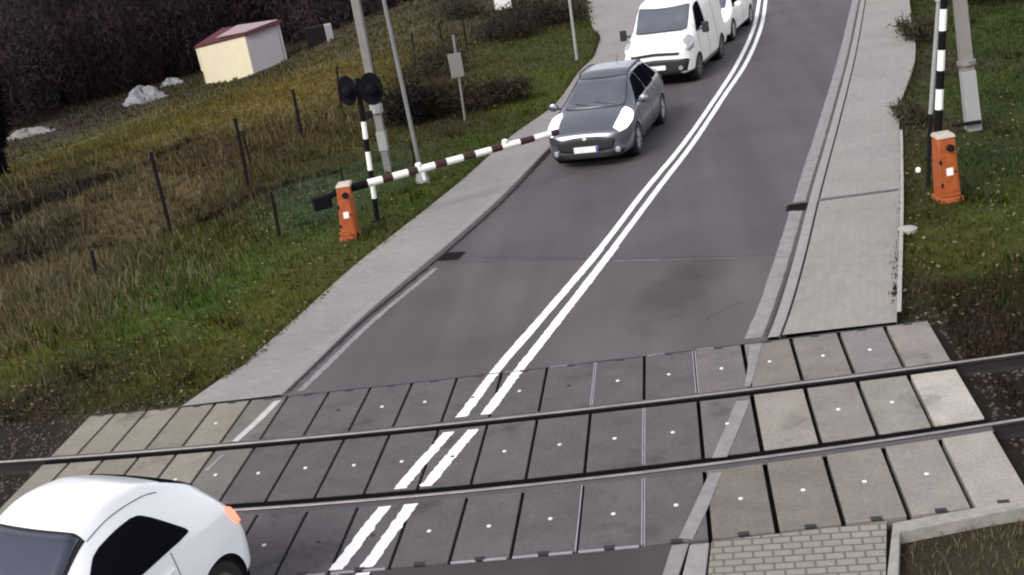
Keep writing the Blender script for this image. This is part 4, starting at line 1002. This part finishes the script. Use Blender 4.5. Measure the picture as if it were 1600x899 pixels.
# dark conifer at the left edge
def tree(px, h, r, n, col, label, name, cat='tree', group=None, trunk=0.12, crown=(.1, 1.0), tw=.1, shape='cone'):
    p = GT(*px) if len(px) == 2 else np.array(px, float)
    e = empty(name, p, label, cat, group)
    st = MB(); st.tube([p - [0, 0, .3], p + [rng.normal(0, .05), rng.normal(0, .05), h * .5], p + [rng.normal(0, .15), 0, h * .97]], [trunk, trunk * .6, .015], 7)
    for k in range(14):
        z = h * rng.uniform(crown[0], .85); a = rng.uniform(0, 6.28); l = r * (1 - z / h * .7)
        b_ = p + [0, 0, z]; st.tube([b_, b_ + [math.cos(a) * l * .5, math.sin(a) * l * .5, l * .3], b_ + [math.cos(a) * l, math.sin(a) * l, l * .45]], [trunk * .3, trunk * .18, .01], 4)
    st.build('trunk', MT['bark'], e, world=True)
    z = rng.uniform(crown[0], crown[1], n); a = rng.uniform(0, 6.28, n)
    R = r * ((1 - z) ** .8 * 1.0 + .08) if shape == 'cone' else r * np.sqrt(np.clip(1 - ((z - .6) / .42) ** 2, 0.02, 1))
    lob = 1 + .25 * np.sin(a * 5 + z * 20) + .15 * np.sin(z * 60)
    rr = R * np.sqrt(rng.uniform(.05, 1, n)) * lob
    c = np.c_[np.cos(a) * rr, np.sin(a) * rr, z * h]
    d = np.c_[np.cos(a), np.sin(a), rng.uniform(-.5, .5, n)] + rng.normal(0, .5, (n, 3)); d /= np.linalg.norm(d, axis=1)[:, None]
    s = np.cross(d, rng.normal(0, 1, (n, 3))); s /= np.linalg.norm(s, axis=1)[:, None]
    V = np.stack([c - s * tw * .4, c + s * tw * .4, c + d * tw * rng.uniform(1, 3, (n, 1))], 1).reshape(-1, 3)
    o = fast_mesh('crown', V, np.arange(3 * n).reshape(n, 3), MT['twig_brown'], np.repeat(np.array(col) * rng.uniform(.5, 1.6, (n, 1)), 3, 0)); o.parent = e
tree((2, 278), 4.6, 0.62, 9000, (0.004, 0.004, 0.004), 'almost black narrow evergreen at the left edge of the field', 'dark_evergreen', crown=(0.02, 1.0), tw=.12, shape='round')
# far wood: one mass of bare dark trees on the slope
def wood():
    Vs = []; Cs = []; TV = MB()
    line = [GT(*q) for q in ((-120, 235), (20, 205), (140, 165), (240, 130), (330, 105), (420, 78), (520, 50), (600, 20), (650, -12), (700, -40))]
    line = np.array(line)[:, :2]
    for k in range(560):
        j = rng.uniform(0, len(line) - 1.001); i = int(j); q = lerp(line[i], line[i + 1], j - i)
        dirv = q / np.linalg.norm(q); back = 0.6 + 75 * rng.uniform(0, 1) ** 1.6; q = q + dirv * back + rng.normal(0, 1.0, 2)
        if q[0] > -8: continue
        z0 = float(zter(q[0], q[1])); h = rng.uniform(6, 11) * (0.7 if back < 6 else 1); r = h * rng.uniform(.2, .32)
        if k % 2 == 0: TV.tube([(q[0], q[1], z0 - .3), (q[0] + rng.normal(0, .3), q[1], z0 + h * .5), (q[0] + rng.normal(0, .5), q[1], z0 + h * .95)], [.13, .08, .02], 5, cap=False)
        n = 1300 if back < 25 else 600
        a = rng.uniform(0, 6.28, n); zz = rng.uniform(0.02, 1, n); rr = r * np.sqrt(rng.uniform(0, 1, n)) * (0.45 + .8 * np.sin(np.clip(zz, 0, 1) * 2.6)) * (1 + .3 * np.sin(3 * a + k))
        c = np.c_[q[0] + np.cos(a) * rr, q[1] + np.sin(a) * rr, z0 + zz * h]
        d = rng.normal(0, .6, (n, 3)) + [0, 0, .7]; d /= np.linalg.norm(d, axis=1)[:, None]
        s = np.cross(d, rng.normal(0, 1, (n, 3))); s /= np.linalg.norm(s, axis=1)[:, None]
        w_ = rng.uniform(.012, .04, n)[:, None]; l = rng.uniform(.3, .9, n)[:, None]
        Vs.append(np.stack([c - s * w_, c + s * w_, c + d * l], 1).reshape(-1, 3))
        base = np.array([(0.034, 0.020, 0.022), (0.026, 0.016, 0.018), (0.042, 0.028, 0.030), (0.020, 0.018, 0.019)])[rng.integers(0, 4)]
        Cs.append(np.repeat(base * rng.uniform(.6, 1.5, (n, 1)), 3, 0))
    V = np.concatenate(Vs); C = np.concatenate(Cs)
    o = fast_mesh('distant_wood', V, np.arange(len(V)).reshape(-1, 3), MT['twig_brown'], C); tag(o, None, None, None, 'stuff')
    t = TV.build('distant_trunks', MT['bark'], smooth=60); t['kind'] = 'stuff'
wood()

# ------------------------------------------------------------------ vehicles
class Body:
    """lofted shell; stations: x -> (zb, w, zmid, zsh, wsh, ztop, wtop)"""
    def __init__(s, st, fat=1.0):
        st = sorted(st); s.X = np.array([a[0] for a in st]); s.P = np.array([a[1:] for a in st]); s.fat = fat; s.drop = .13
    def ctl(s, x):
        zb, w, zm, zs, ws, zt, wt = hermite(s.X, s.P, x)[0]
        return np.array([(w * .80, zb), (w * .975, zb + (zm - zb) * .28), (w, zm), (ws, zs), (wt, zt - (zt - zs) * s.drop - .012), (wt * .80, zt - .014), (wt * .42, zt - .003), (0, zt)])
    def at(s, x, t, side=1, eps=0.0):
        c = s.ctl(x); yz = hermite(np.arange(8), c, t)[0]
        if eps:
            t2 = min(max(t, .01), 6.99); a = hermite(np.arange(8), c, t2 - .01)[0]; b = hermite(np.arange(8), c, t2 + .01)[0]
            xa = hermite(np.arange(8), s.ctl(x - .01), t2)[0]; xb = hermite(np.arange(8), s.ctl(x + .01), t2)[0]
            T = np.array([0, *(b - a)]); U = np.array([.02, *(xb - xa)]); N = np.cross(U, T); N /= (np.linalg.norm(N) + 1e-9)
            if N[1] < 0 and t < 5 or N[2] < 0 and t >= 5: N = -N
            p = np.array([x, *yz]) + N * eps
        else: p = np.array([x, *yz])
        return np.array([p[0], p[1] * side, p[2]])
    def shell(s, wheels, R, nx=110):
        xs = np.unique(np.concatenate([np.linspace(s.X[0], s.X[-1], nx)] + [np.linspace(w - R * 1.1, w + R * 1.1, 40) for w in wheels]))
        ts = np.concatenate([np.linspace(0, 3, 46), np.linspace(3, 5, 9)[1:], np.linspace(5, 7, 7)[1:]])
        L = []
        for x in xs:
            yz = hermite(np.arange(8), s.ctl(x), ts); L.append(np.c_[np.full(len(ts), x), yz])
        L = np.array(L)
        R_ = L[:, ::-1].copy(); R_[..., 1] *= -1
        Pf = np.concatenate([L, R_[:, 1:]], 1)
        for w in wheels:                                               # snap to the arch circle
            dx = Pf[..., 0] - w; dz = Pf[..., 2] - 0.31; d = np.hypot(dx, dz); sd = (np.abs(Pf[..., 1]) > 0.35) & (Pf[..., 2] < 0.95)
            k = sd & (np.abs(d - R) < 0.02) & (d > 0); f = np.where(k, R / np.maximum(d, 1e-6), 1)
            Pf[..., 0] = w + dx * f; Pf[..., 2] = 0.31 + dz * f
        a, b = Pf.shape[:2]; V = Pf.reshape(-1, 3); F = []
        for i in range(a - 1):
            for j in range(b - 1):
                c = (Pf[i, j] + Pf[i + 1, j] + Pf[i, j + 1] + Pf[i + 1, j + 1]) / 4
                if abs(c[1]) > .35 and any(math.hypot(c[0] - w, c[2] - .31) < R - .004 for w in wheels): continue
                F.append((i * b + j, i * b + j + 1, (i + 1) * b + j + 1, (i + 1) * b + j))
        F.append(tuple(range(b))); F.append(tuple((a - 1) * b + k for k in range(b - 1, -1, -1)))
        m = MB(); m.v = [tuple(map(float, p)) for p in V]; m.f = F; return m
    def patch(s, xb, xt, t0, t1, side=1, eps=.004, nu=24, nv=8, across=False, round_=0.0):
        """side glass: x runs between curves xb (bottom) and xt (top)"""
        G_ = []
        for u in np.linspace(0, 1, nu):
            row = []
            for v in np.linspace(0, 1, nv):
                uu = u
                # superelliptic rounding of the corners
                if round_: 
                    q = abs(2 * v - 1); sh = 1 - round_ * (1 - (1 - q ** 4) ** .25); uu = .5 + (u - .5) * sh
                x = (xb[0] + (xb[1] - xb[0]) * uu) * (1 - v) + (xt[0] + (xt[1] - xt[0]) * uu) * v
                row.append(s.at(x, t0 + (t1 - t0) * v, side, eps))
            G_.append(row)
        return MB().grid(np.array(G_))
    def screen(s, x0, x1, t0, bow=0.0, eps=.004, nu=30, nv=10, t0b=None):
        """windscreen: v from x0 (bottom) to x1 (top); u across; bow moves the middle forward"""
        G_ = []; t0b = t0 if t0b is None else t0b
        for v in np.linspace(0, 1, nv):
            row = []; tt = t0 + (t0b - t0) * v
            for u in np.linspace(-1, 1, nu):
                t = 7 - (7 - tt) * abs(u); x = x0 + (x1 - x0) * v + bow * (1 - u * u) * (1 if x0 > x1 else -1)
                row.append(s.at(x, min(t, 6.999), 1 if u >= 0 else -1, eps))
            G_.append(row)
        return MB().grid(np.array(G_))
    def nose(s, y, z, front=True, eps=.006):
        xs = np.linspace(s.X[-1], s.X[-1] - 1.2, 240) if front else np.linspace(s.X[0], s.X[0] + 1.2, 240)
        for x in xs:
            c = s.ctl(x)
            if c[0, 1] - .02 <= z <= c[-1, 1]:
                hw = np.interp(z, c[:, 1], c[:, 0]) if z > c[0, 1] else c[0, 0]
                if abs(y) <= hw: return np.array([x + (eps if front else -eps), y, z])
        return np.array([xs[-1], y, z])
    def face(s, pts_top, pts_bot, front=True, eps=.006, nv=6):
        G_ = []
        for (ya, za), (yb, zb) in zip(pts_top, pts_bot):
            G_.append([s.nose(ya + (yb - ya) * v, za + (zb - za) * v, front, eps) for v in np.linspace(0, 1, nv)])
        return MB().grid(np.array(G_))
def dens(pts, n=14):
    pts = np.array(pts, float); d = np.r_[0, np.cumsum(np.linalg.norm(np.diff(pts, axis=0), axis=1))]; t = np.linspace(0, d[-1], n)
    return [(np.interp(q, d, pts[:, 0]), np.interp(q, d, pts[:, 1])) for q in t]
def thick(o, th=.004):
    md = o.modifiers.new('solid', 'SOLIDIFY'); md.thickness = th; md.offset = 1; return o
def wheel(e, x, y, r, wd=.2, rim='rim'):
    s = 1 if y > 0 else -1
    w = MB().lathe([(r * .62, -wd / 2), (r * .93, -wd / 2), (r, -wd / 2 + .03), (r, wd / 2 - .03), (r * .93, wd / 2), (r * .66, wd / 2), (r * .64, wd / 2 - .03)], (x, y, r), (0, s, 0), 36).build('wheel', MT['tyre'], e)
    rm = MB(); c = Vector((x, y, r))
    rm.lathe([(r * .66, wd / 2 - .035), (r * .66, wd / 2 - .005), (r * .58, wd / 2 - .005), (r * .56, wd / 2 - .05)], c, (0, s, 0), 32)
    rm.lathe([(r * .17, wd / 2 - .06), (r * .17, wd / 2 - .015), (r * .1, wd / 2 - .008)], c, (0, s, 0), 16)
    for k in range(7):
        a = 2 * math.pi * k / 7; d = Vector((math.cos(a), 0, math.sin(a)))
        rm.tube([c + d * r * .1 + Vector((0, s * (wd / 2 - .03), 0)), c + d * r * .6 + Vector((0, s * (wd / 2 - .022), 0))], [.028, .022], 6)
    o = rm.build('rim', MT[rim], w)
    return w
def well(e, x, R, hw, z=.31):
    MB().lathe([(R - .006, -hw), (R - .006, hw)], (x, 0, z), (0, 1, 0), 32).build('wheel_well', MT['black'], e)
def place(e, axlex, target, heading):
    """put local point (axlex,0) at world target, local +X towards heading"""
    h = np.array(heading, float); h /= np.linalg.norm(h); e.rotation_euler = (0, 0, math.atan2(h[1], h[0]))
    e.location = (target[0] - h[0] * axlex, target[1] - h[1] * axlex, target[2] if len(target) > 2 else 0)
def mirror(e, x, y, z, m, sc=1.0):
    for s in (1, -1):
        o = MB(); c = Vector((x, s * y, z))
        o.lathe([(.02, -.05 * sc), (.07 * sc, -.04 * sc), (.085 * sc, .0), (.075 * sc, .045 * sc), (.03, .07 * sc)], c, (1, 0, .0), 14)
        ob = o.build('mirror', m, e)
        for v in ob.data.vertices: v.co.y = c.y + (v.co.y - c.y) * 1.35
        MB().tube([c - Vector((0, s * .06, .03)), c - Vector((0, s * .2, .05))], [.02, .025], 6).build('mirror_arm', MT['plastic'], ob)

def hatchback(name, label, group, paint, screen_m, side_m, lamp_m, L=4.36, rails=False, front_detail=True, rimm='rim', belt=.92, width=.91, roof=1.47, taillights=None, round_rear=False):
    e = empty(name, (0, 0, 0), label, 'car', group)
    k = L / 4.36; w = width
    #      x     zb   w     zm   zsh    wsh    ztop   wtop
    st = [(2.18, .24, .50*w/.91, .42, .56, .46, .60, .30), (2.14, .20, .62, .42, .62, .60, .67, .42), (2.02, .18, .77, .45, .69, .74, .745, .55), (1.80, .18, .865, .50, .76, .82, .82, .62),
          (1.45, .18, .90, .53, .83, .85, .905, .64), (1.05, .18, .905, .55, .885, .845, .975, .64), (.80, .18, .91, .56, .905, .835, 1.06, .63), (.45, .18, .91, .56, .92, .835, 1.25, .60), (.10, .18, .91, .57, .93, .835, 1.405, .57),
          (-.25, .18, .91, .57, .94, .835, roof, .565), (-.9, .18, .91, .57, .955, .83, roof - .005, .56), (-1.4, .19, .905, .59, .98, .82, roof - .065, .54), (-1.70, .21, .89, .62, 1.0, .80, roof - .20, .52), (-1.92, .25, .86, .64, .98, .76, 1.13, .50), (-2.05, .28, .81, .62, .90, .71, .98, .47), (-2.14, .32, .73, .55, .78, .64, .84, .44), (-2.18, .36, .62, .5, .68, .52, .72, .34)]
    if False:
        st = st + [(-1.35, .19, .91, .60, 1.0, .82, roof - .045, .55), (-1.62, .20, .905, .64, 1.03, .80, roof - .15, .53), (-1.82, .22, .885, .66, 1.0, .77, roof - .31, .50), (-1.98, .25, .84, .66, .93, .72, roof - .47, .46), (-2.09, .28, .77, .62, .84, .66, .90, .42), (-2.16, .32, .66, .56, .72, .56, .76, .36), (-2.19, .38, .5, .5, .62, .44, .65, .28)]
    if round_rear:
        k = 1.0
        st = [(1.42, .26, .50, .42, .56, .46, .62, .30), (1.36, .22, .68, .45, .66, .64, .72, .44), (1.22, .20, .80, .48, .78, .75, .86, .55), (.98, .19, .85, .52, .88, .80, .98, .60), (.78, .19, .86, .56, .93, .81, 1.08, .61),
              (.50, .19, .865, .58, .93, .815, 1.30, .60), (.18, .19, .87, .60, .94, .82, 1.475, .59), (-.15, .19, .875, .61, .95, .825, 1.53, .58), (-.5, .20, .88, .62, .96, .82, 1.49, .56), (-.78, .21, .88, .64, .96, .81, 1.385, .54),
              (-1.0, .22, .865, .66, .95, .80, 1.275, .53), (-1.2, .25, .84, .67, .92, .77, 1.15, .51), (-1.33, .29, .79, .64, .86, .71, 1.0, .47), (-1.41, .33, .70, .58, .76, .62, .84, .41), (-1.45, .38, .56, .52, .66, .48, .70, .32)]
    st = [(q[0] * k,) + tuple(v if i not in (1, 4, 6) else v * (w / .91 if i != 1 or q[0] != 2.18 else 1) for i, v in enumerate(q[1:])) for q in st]
    B = Body(st)
    if round_rear: B.drop = .20
    fa, ra = (1.32 * k, -1.32 * k) if not round_rear else (.92, -.86); R = .345 if not round_rear else .37
    B.shell((fa, ra), R).build('body', paint, e, smooth=40)
    for x in (fa, ra): well(e, x, R + .03, w - .10)
    for x in (fa, ra):
        for s in (1, -1): wheel(e, x, s * (w - (.105 if not round_rear else .19)), .315, rim=rimm if not round_rear else 'rim_dark')
    thick(B.screen(*((1.02 * k, .14 * k) if not round_rear else (.74, .20)), 4.15, bow=.10 if not round_rear else .05, t0b=4.35, eps=.006).build('windscreen', screen_m, e, smooth=60))
    thick(B.screen(*((1.07 * k, .09 * k) if not round_rear else (.78, .17)), 4.03, bow=.10 if not round_rear else .05, t0b=4.15, eps=.0025).build('screen_seal', MT['plastic'], e, smooth=60), .001)
    thick(B.screen(*((-1.93 * k, -1.52 * k) if not round_rear else (-1.22, -.84)), 4.7, bow=.02, t0b=4.9).build('rear_window', side_m, e, smooth=60))
    for s in (1, -1):
        if round_rear:
            thick(B.patch((-.76, .66), (-.36, .20), 3.10, 3.78, s, nu=40, nv=24, round_=.30).build('side_window', side_m, e, smooth=60))
        else:
            thick(B.patch((-.18 * k, .90 * k), (-.12 * k, .18 * k), 3.10, 3.90, s, round_=.05).build('front_side_window', side_m, e, smooth=60))
            thick(B.patch((-1.0 * k, -.24 * k), (-.95 * k, -.18 * k), 3.10, 3.90, s, round_=.05).build('rear_side_window', side_m, e, smooth=60))
            thick(B.patch((-1.55 * k, -1.05 * k), (-1.25 * k, -1.0 * k), 3.15, 3.85, s, round_=.1).build('quarter_window', side_m, e, smooth=60))
        # door gap and handle
        for xg in ((.92, -.2, -1.02) if not round_rear else (.62, -.42)):
            MB().tube([B.at(xg * k, t, s, .0015) for t in np.linspace(.6, 3.05, 12)], .004, 4).build('door_gap', MT['plastic'], e)
        MB().tube([B.at(x * k, .75, s, .0015) for x in (np.linspace(.9, -.98, 8) if not round_rear else np.linspace(.6, -.42, 6))], .004, 4).build('door_gap', MT['plastic'], e)
        for xh in ((.0, -.82) if not round_rear else (-.3,)):
            MB().tube([B.at(xh * k - .08, 2.75, s, .018), B.at(xh * k + .08, 2.75, s, .018)], .013, 6).build('door_handle', paint, e)
        # sill trim
        MB().tube([B.at(x, .35, s, .004) for x in np.linspace(fa - .4, ra + .4, 8)], .03, 6).build('sill', MT['plastic'], e)
    mirror(e, .78 * k if not round_rear else .6, w + .07, .98, paint)
    # nose
    for s in (1, -1):
        hl = B.patch((1.42 * k, 2.10 * k), (1.15 * k, 2.02 * k), 2.7, 4.0, s, eps=.012, nu=16, nv=8, round_=.5)
        thick(hl.build('headlight', lamp_m, e, smooth=60))
        tl = B.patch(*(((-2.10 * k, -1.72 * k), (-2.06 * k, -1.84 * k), 2.5, 3.5) if not round_rear else ((-1.37, -1.24), (-1.34, -1.20), 2.5, 3.1)), s, eps=.010, nu=10, nv=6, round_=.3)
        thick(tl.build('taillight', taillights or MT['boom_red'], e, smooth=60))
    zt = dens([(-.62, .54), (-.3, .61), (0, .62), (.3, .61), (.62, .54)], 20); zb_ = dens([(-.56, .37), (0, .31), (.56, .37)], 20)
    thick(B.face(zt, zb_).build('grille', MT['plastic'], e, smooth=60))
    zt = dens([(-.80, .34), (0, .31), (.80, .34)], 20); zb_ = dens([(-.66, .20), (0, .20), (.66, .20)], 20)
    thick(B.face(zt, zb_, eps=.01).build('bumper_intake', MT['plastic'], e, smooth=60))
    for s in (1, -1):
        p = B.nose(s * .64, .33, eps=.02); MB().lathe([(.055, 0), (.055, .02), (.03, .03)], p, (1, s * .4, 0), 16).build('fog_light', MT['headlamp_off'], e)
    p = B.nose(0, .385)
    pl = MB().box((p[0] + .02, 0, .385), (.02, .50, .115)).build('number_plate', MT['plate'], e, bevel=.004)
    blue = MB().box((p[0] + .032, .228, .385), (.004, .04, .108)).build('plate_band', MT['plate_blue'], pl)
    p = B.nose(0, .56, eps=.012); MB().lathe([(.05, 0), (.045, .012)], (p[0], 0, .605), (1, 0, .3), 20).build('badge', MT['rim'], e)
    # wipers
    wp = MB()
    for y0, y1 in ((.45, -.02), (-.05, -.50)):
        a = B.at(1.04 * k, 6, 1, .02); wp.tube([(1.06 * k, y0, a[2] - .02), (.92 * k, y1 * .9, B.at(.92 * k, 6.3, 1)[2] + .02)], .008, 5)
    wp.build('wipers', MT['plastic'], e)
    if rails:
        for s in (1, -1):
            MB().tube([B.at(.02, 4.35, s, .0), B.at(-.1, 4.35, s, .045), B.at(-.8, 4.35, s, .05), B.at(-1.25, 4.35, s, .04), B.at(-1.4, 4.35, s, .0)], .014, 8).build('roof_rail', MT['plastic'], e)
    if not round_rear:
        ae = B.at(-1.2 * k, 6.9); MB().tube([ae, ae + np.array([-.12, 0, .16])], [.008, .003], 6).build('aerial', MT['plastic'], e)
    return e, B
MT['plate_blue'] = mat('plate_blue', (0.02, 0.05, 0.3), 0.5)
MT['plate_ink'] = mat('plate_ink', (0.02, 0.02, 0.02), 0.5)

# silver car waiting at the barrier
e, B = hatchback('estate_car', 'silver grey car with lit headlights waiting right behind the lowered barrier', 'vehicles queuing in the left lane', MT['silver'], MT['glass_screen'], MT['glass_dark'], MT['headlamp_on'], L=4.4, rails=True)
hd = np.array([-0.2, -0.98])
place(e, 1.33, (-1.80, 23.95, 0.0), hd); e.scale = (.98, 1.0, 1.06)

# white van
def van(name, label, group):
    e = empty(name, (0, 0, 0), label, 'van', group)
    w = .92
    st = [(2.35, .34, .62, .55, .80, .58, .86, .40), (2.28, .30, .76, .55, .90, .72, .98, .52), (2.12, .28, .86, .58, .98, .80, 1.07, .60), (1.85, .27, .905, .60, 1.04, .84, 1.15, .66), (1.50, .27, .92, .62, 1.08, .86, 1.24, .68),
          (1.32, .27, .92, .62, 1.10, .865, 1.33, .69), (1.0, .27, .925, .62, 1.12, .87, 1.62, .70), (.72, .27, .93, .62, 1.14, .875, 1.85, .70), (.45, .27, .93, .62, 1.15, .88, 1.94, .715), (-.5, .27, .93, .62, 1.15, .885, 1.97, .73), (-2.05, .28, .93, .62, 1.15, .88, 1.96, .73), (-2.2, .30, .90, .62, 1.12, .85, 1.90, .70), (-2.25, .36, .84, .62, 1.1, .80, 1.82, .64)]
    kk = .86; st = [(q[0] * kk,) + q[1:] for q in st]
    B = Body(st); fa, ra = 1.5 * kk, -1.42 * kk; R = .37
    B.shell((fa, ra), R).build('body', MT['white_van'], e, smooth=40)
    for x in (fa, ra): well(e, x, R + .03, w - .12)
    for x in (fa, ra):
        for s in (1, -1): wheel(e, x, s * (w - .11), .33, rim='rim_dark')
    thick(B.screen(1.40 * kk, .74 * kk, 4.15, bow=.09, t0b=4.3).build('windscreen', MT['glass_screen'], e, smooth=60))
    wp = MB().tube([(1.50 * kk, .6, 1.265), (1.52 * kk, -.6, 1.265)], .014, 6).build('wipers', MT['plastic'], e)
    for s in (1, -1):
        thick(B.patch((.25 * kk, 1.28 * kk), (.28 * kk, .78 * kk), 3.10, 3.86, s, round_=.05).build('side_window', MT['glass_dark'], e, smooth=60))
        thick(B.patch((1.78 * kk, 2.26 * kk), (1.62 * kk, 2.12 * kk), 2.55, 3.75, s, eps=.012, nu=14, nv=8, round_=.45).build('headlight', MT['headlamp_off'], e, smooth=60))
        for xg in (1.2 * kk, .2 * kk, -.9 * kk): MB().tube([B.at(xg, t, s, .0015) for t in np.linspace(.7, 4, 14)], .005, 4).build('door_gap', MT['plastic'], e)
        MB().tube([B.at(x, .5, s, .004) for x in np.linspace(fa - .45, ra + .45, 8)], .07, 6).build('sill_trim', MT['plastic'], e)
        m = MB().box((1.12 * kk, s * (w + .15), 1.22), (.09, .17, .27)).build('mirror', MT['plastic'], e, bevel=.03)
        MB().tube([(1.12 * kk, s * (w + .06), 1.2), (1.12 * kk, s * (w - .08), 1.16)], .025, 6).build('mirror_arm', MT['plastic'], m)
        MB().lathe([(.055, 0), (.055, .02)], B.nose(s * .62, .46, eps=.02), (1, s * .3, 0), 14).build('fog_light', MT['headlamp_off'], e)
    thick(B.face(dens([(-.62, .835), (0, .87), (.62, .835)], 16), dens([(-.60, .775), (0, .80), (.60, .775)], 16), eps=.01).build('grille', MT['plastic'], e, smooth=60))
    thick(B.face(dens([(-.84, .66), (0, .70), (.84, .66)], 20), dens([(-.74, .30), (0, .29), (.74, .30)], 20), eps=.012).build('front_bumper', MT['plastic'], e, smooth=60))
    p = B.nose(0, .50); MB().box((p[0] + .03, 0, .50), (.02, .50, .11)).build('number_plate', MT['plate'], e, bevel=.004)
    return e
e = van('delivery_van', 'white van with a black bumper queuing directly behind the silver car', 'vehicles queuing in the left lane')
e.scale = (1.04, 1.04, 1.04); place(e, 1.38, (-.30, 31.15, 0.0), (-0.27, -0.963))

# third in the queue, mostly hidden behind the van
e, B3 = hatchback('white_car', 'white car with warm lit headlight half hidden behind the van at the top', 'vehicles queuing in the left lane', MT['white_van'], MT['glass_screen'], MT['glass_dark'], MT['headlamp_warm'], L=4.3, belt=.92)
place(e, 1.3, (.98, 36.5, 0.0), (-0.27, -0.963))

# white car leaving the crossing at bottom left
e, B4 = hatchback('small_hatchback', 'rounded white car with lit red taillight driving off the crossing at bottom left', None, MT['white_car'], MT['glass_smoked'], MT['glass_dark'], MT['headlamp_off'], L=2.75, width=.86, roof=1.52, taillights=MT['tail_on'], round_rear=True)
MB().tube([B4.at(x, 4.1, 1, .002) for x in np.linspace(.16, -.7, 16)], .004, 5).build('roof_seam', MT['plastic'], e)
place(e, -.86, (-5.17, 8.70, -0.0), (-0.33, -0.944)); e.scale = (.97, .98, 1.12)
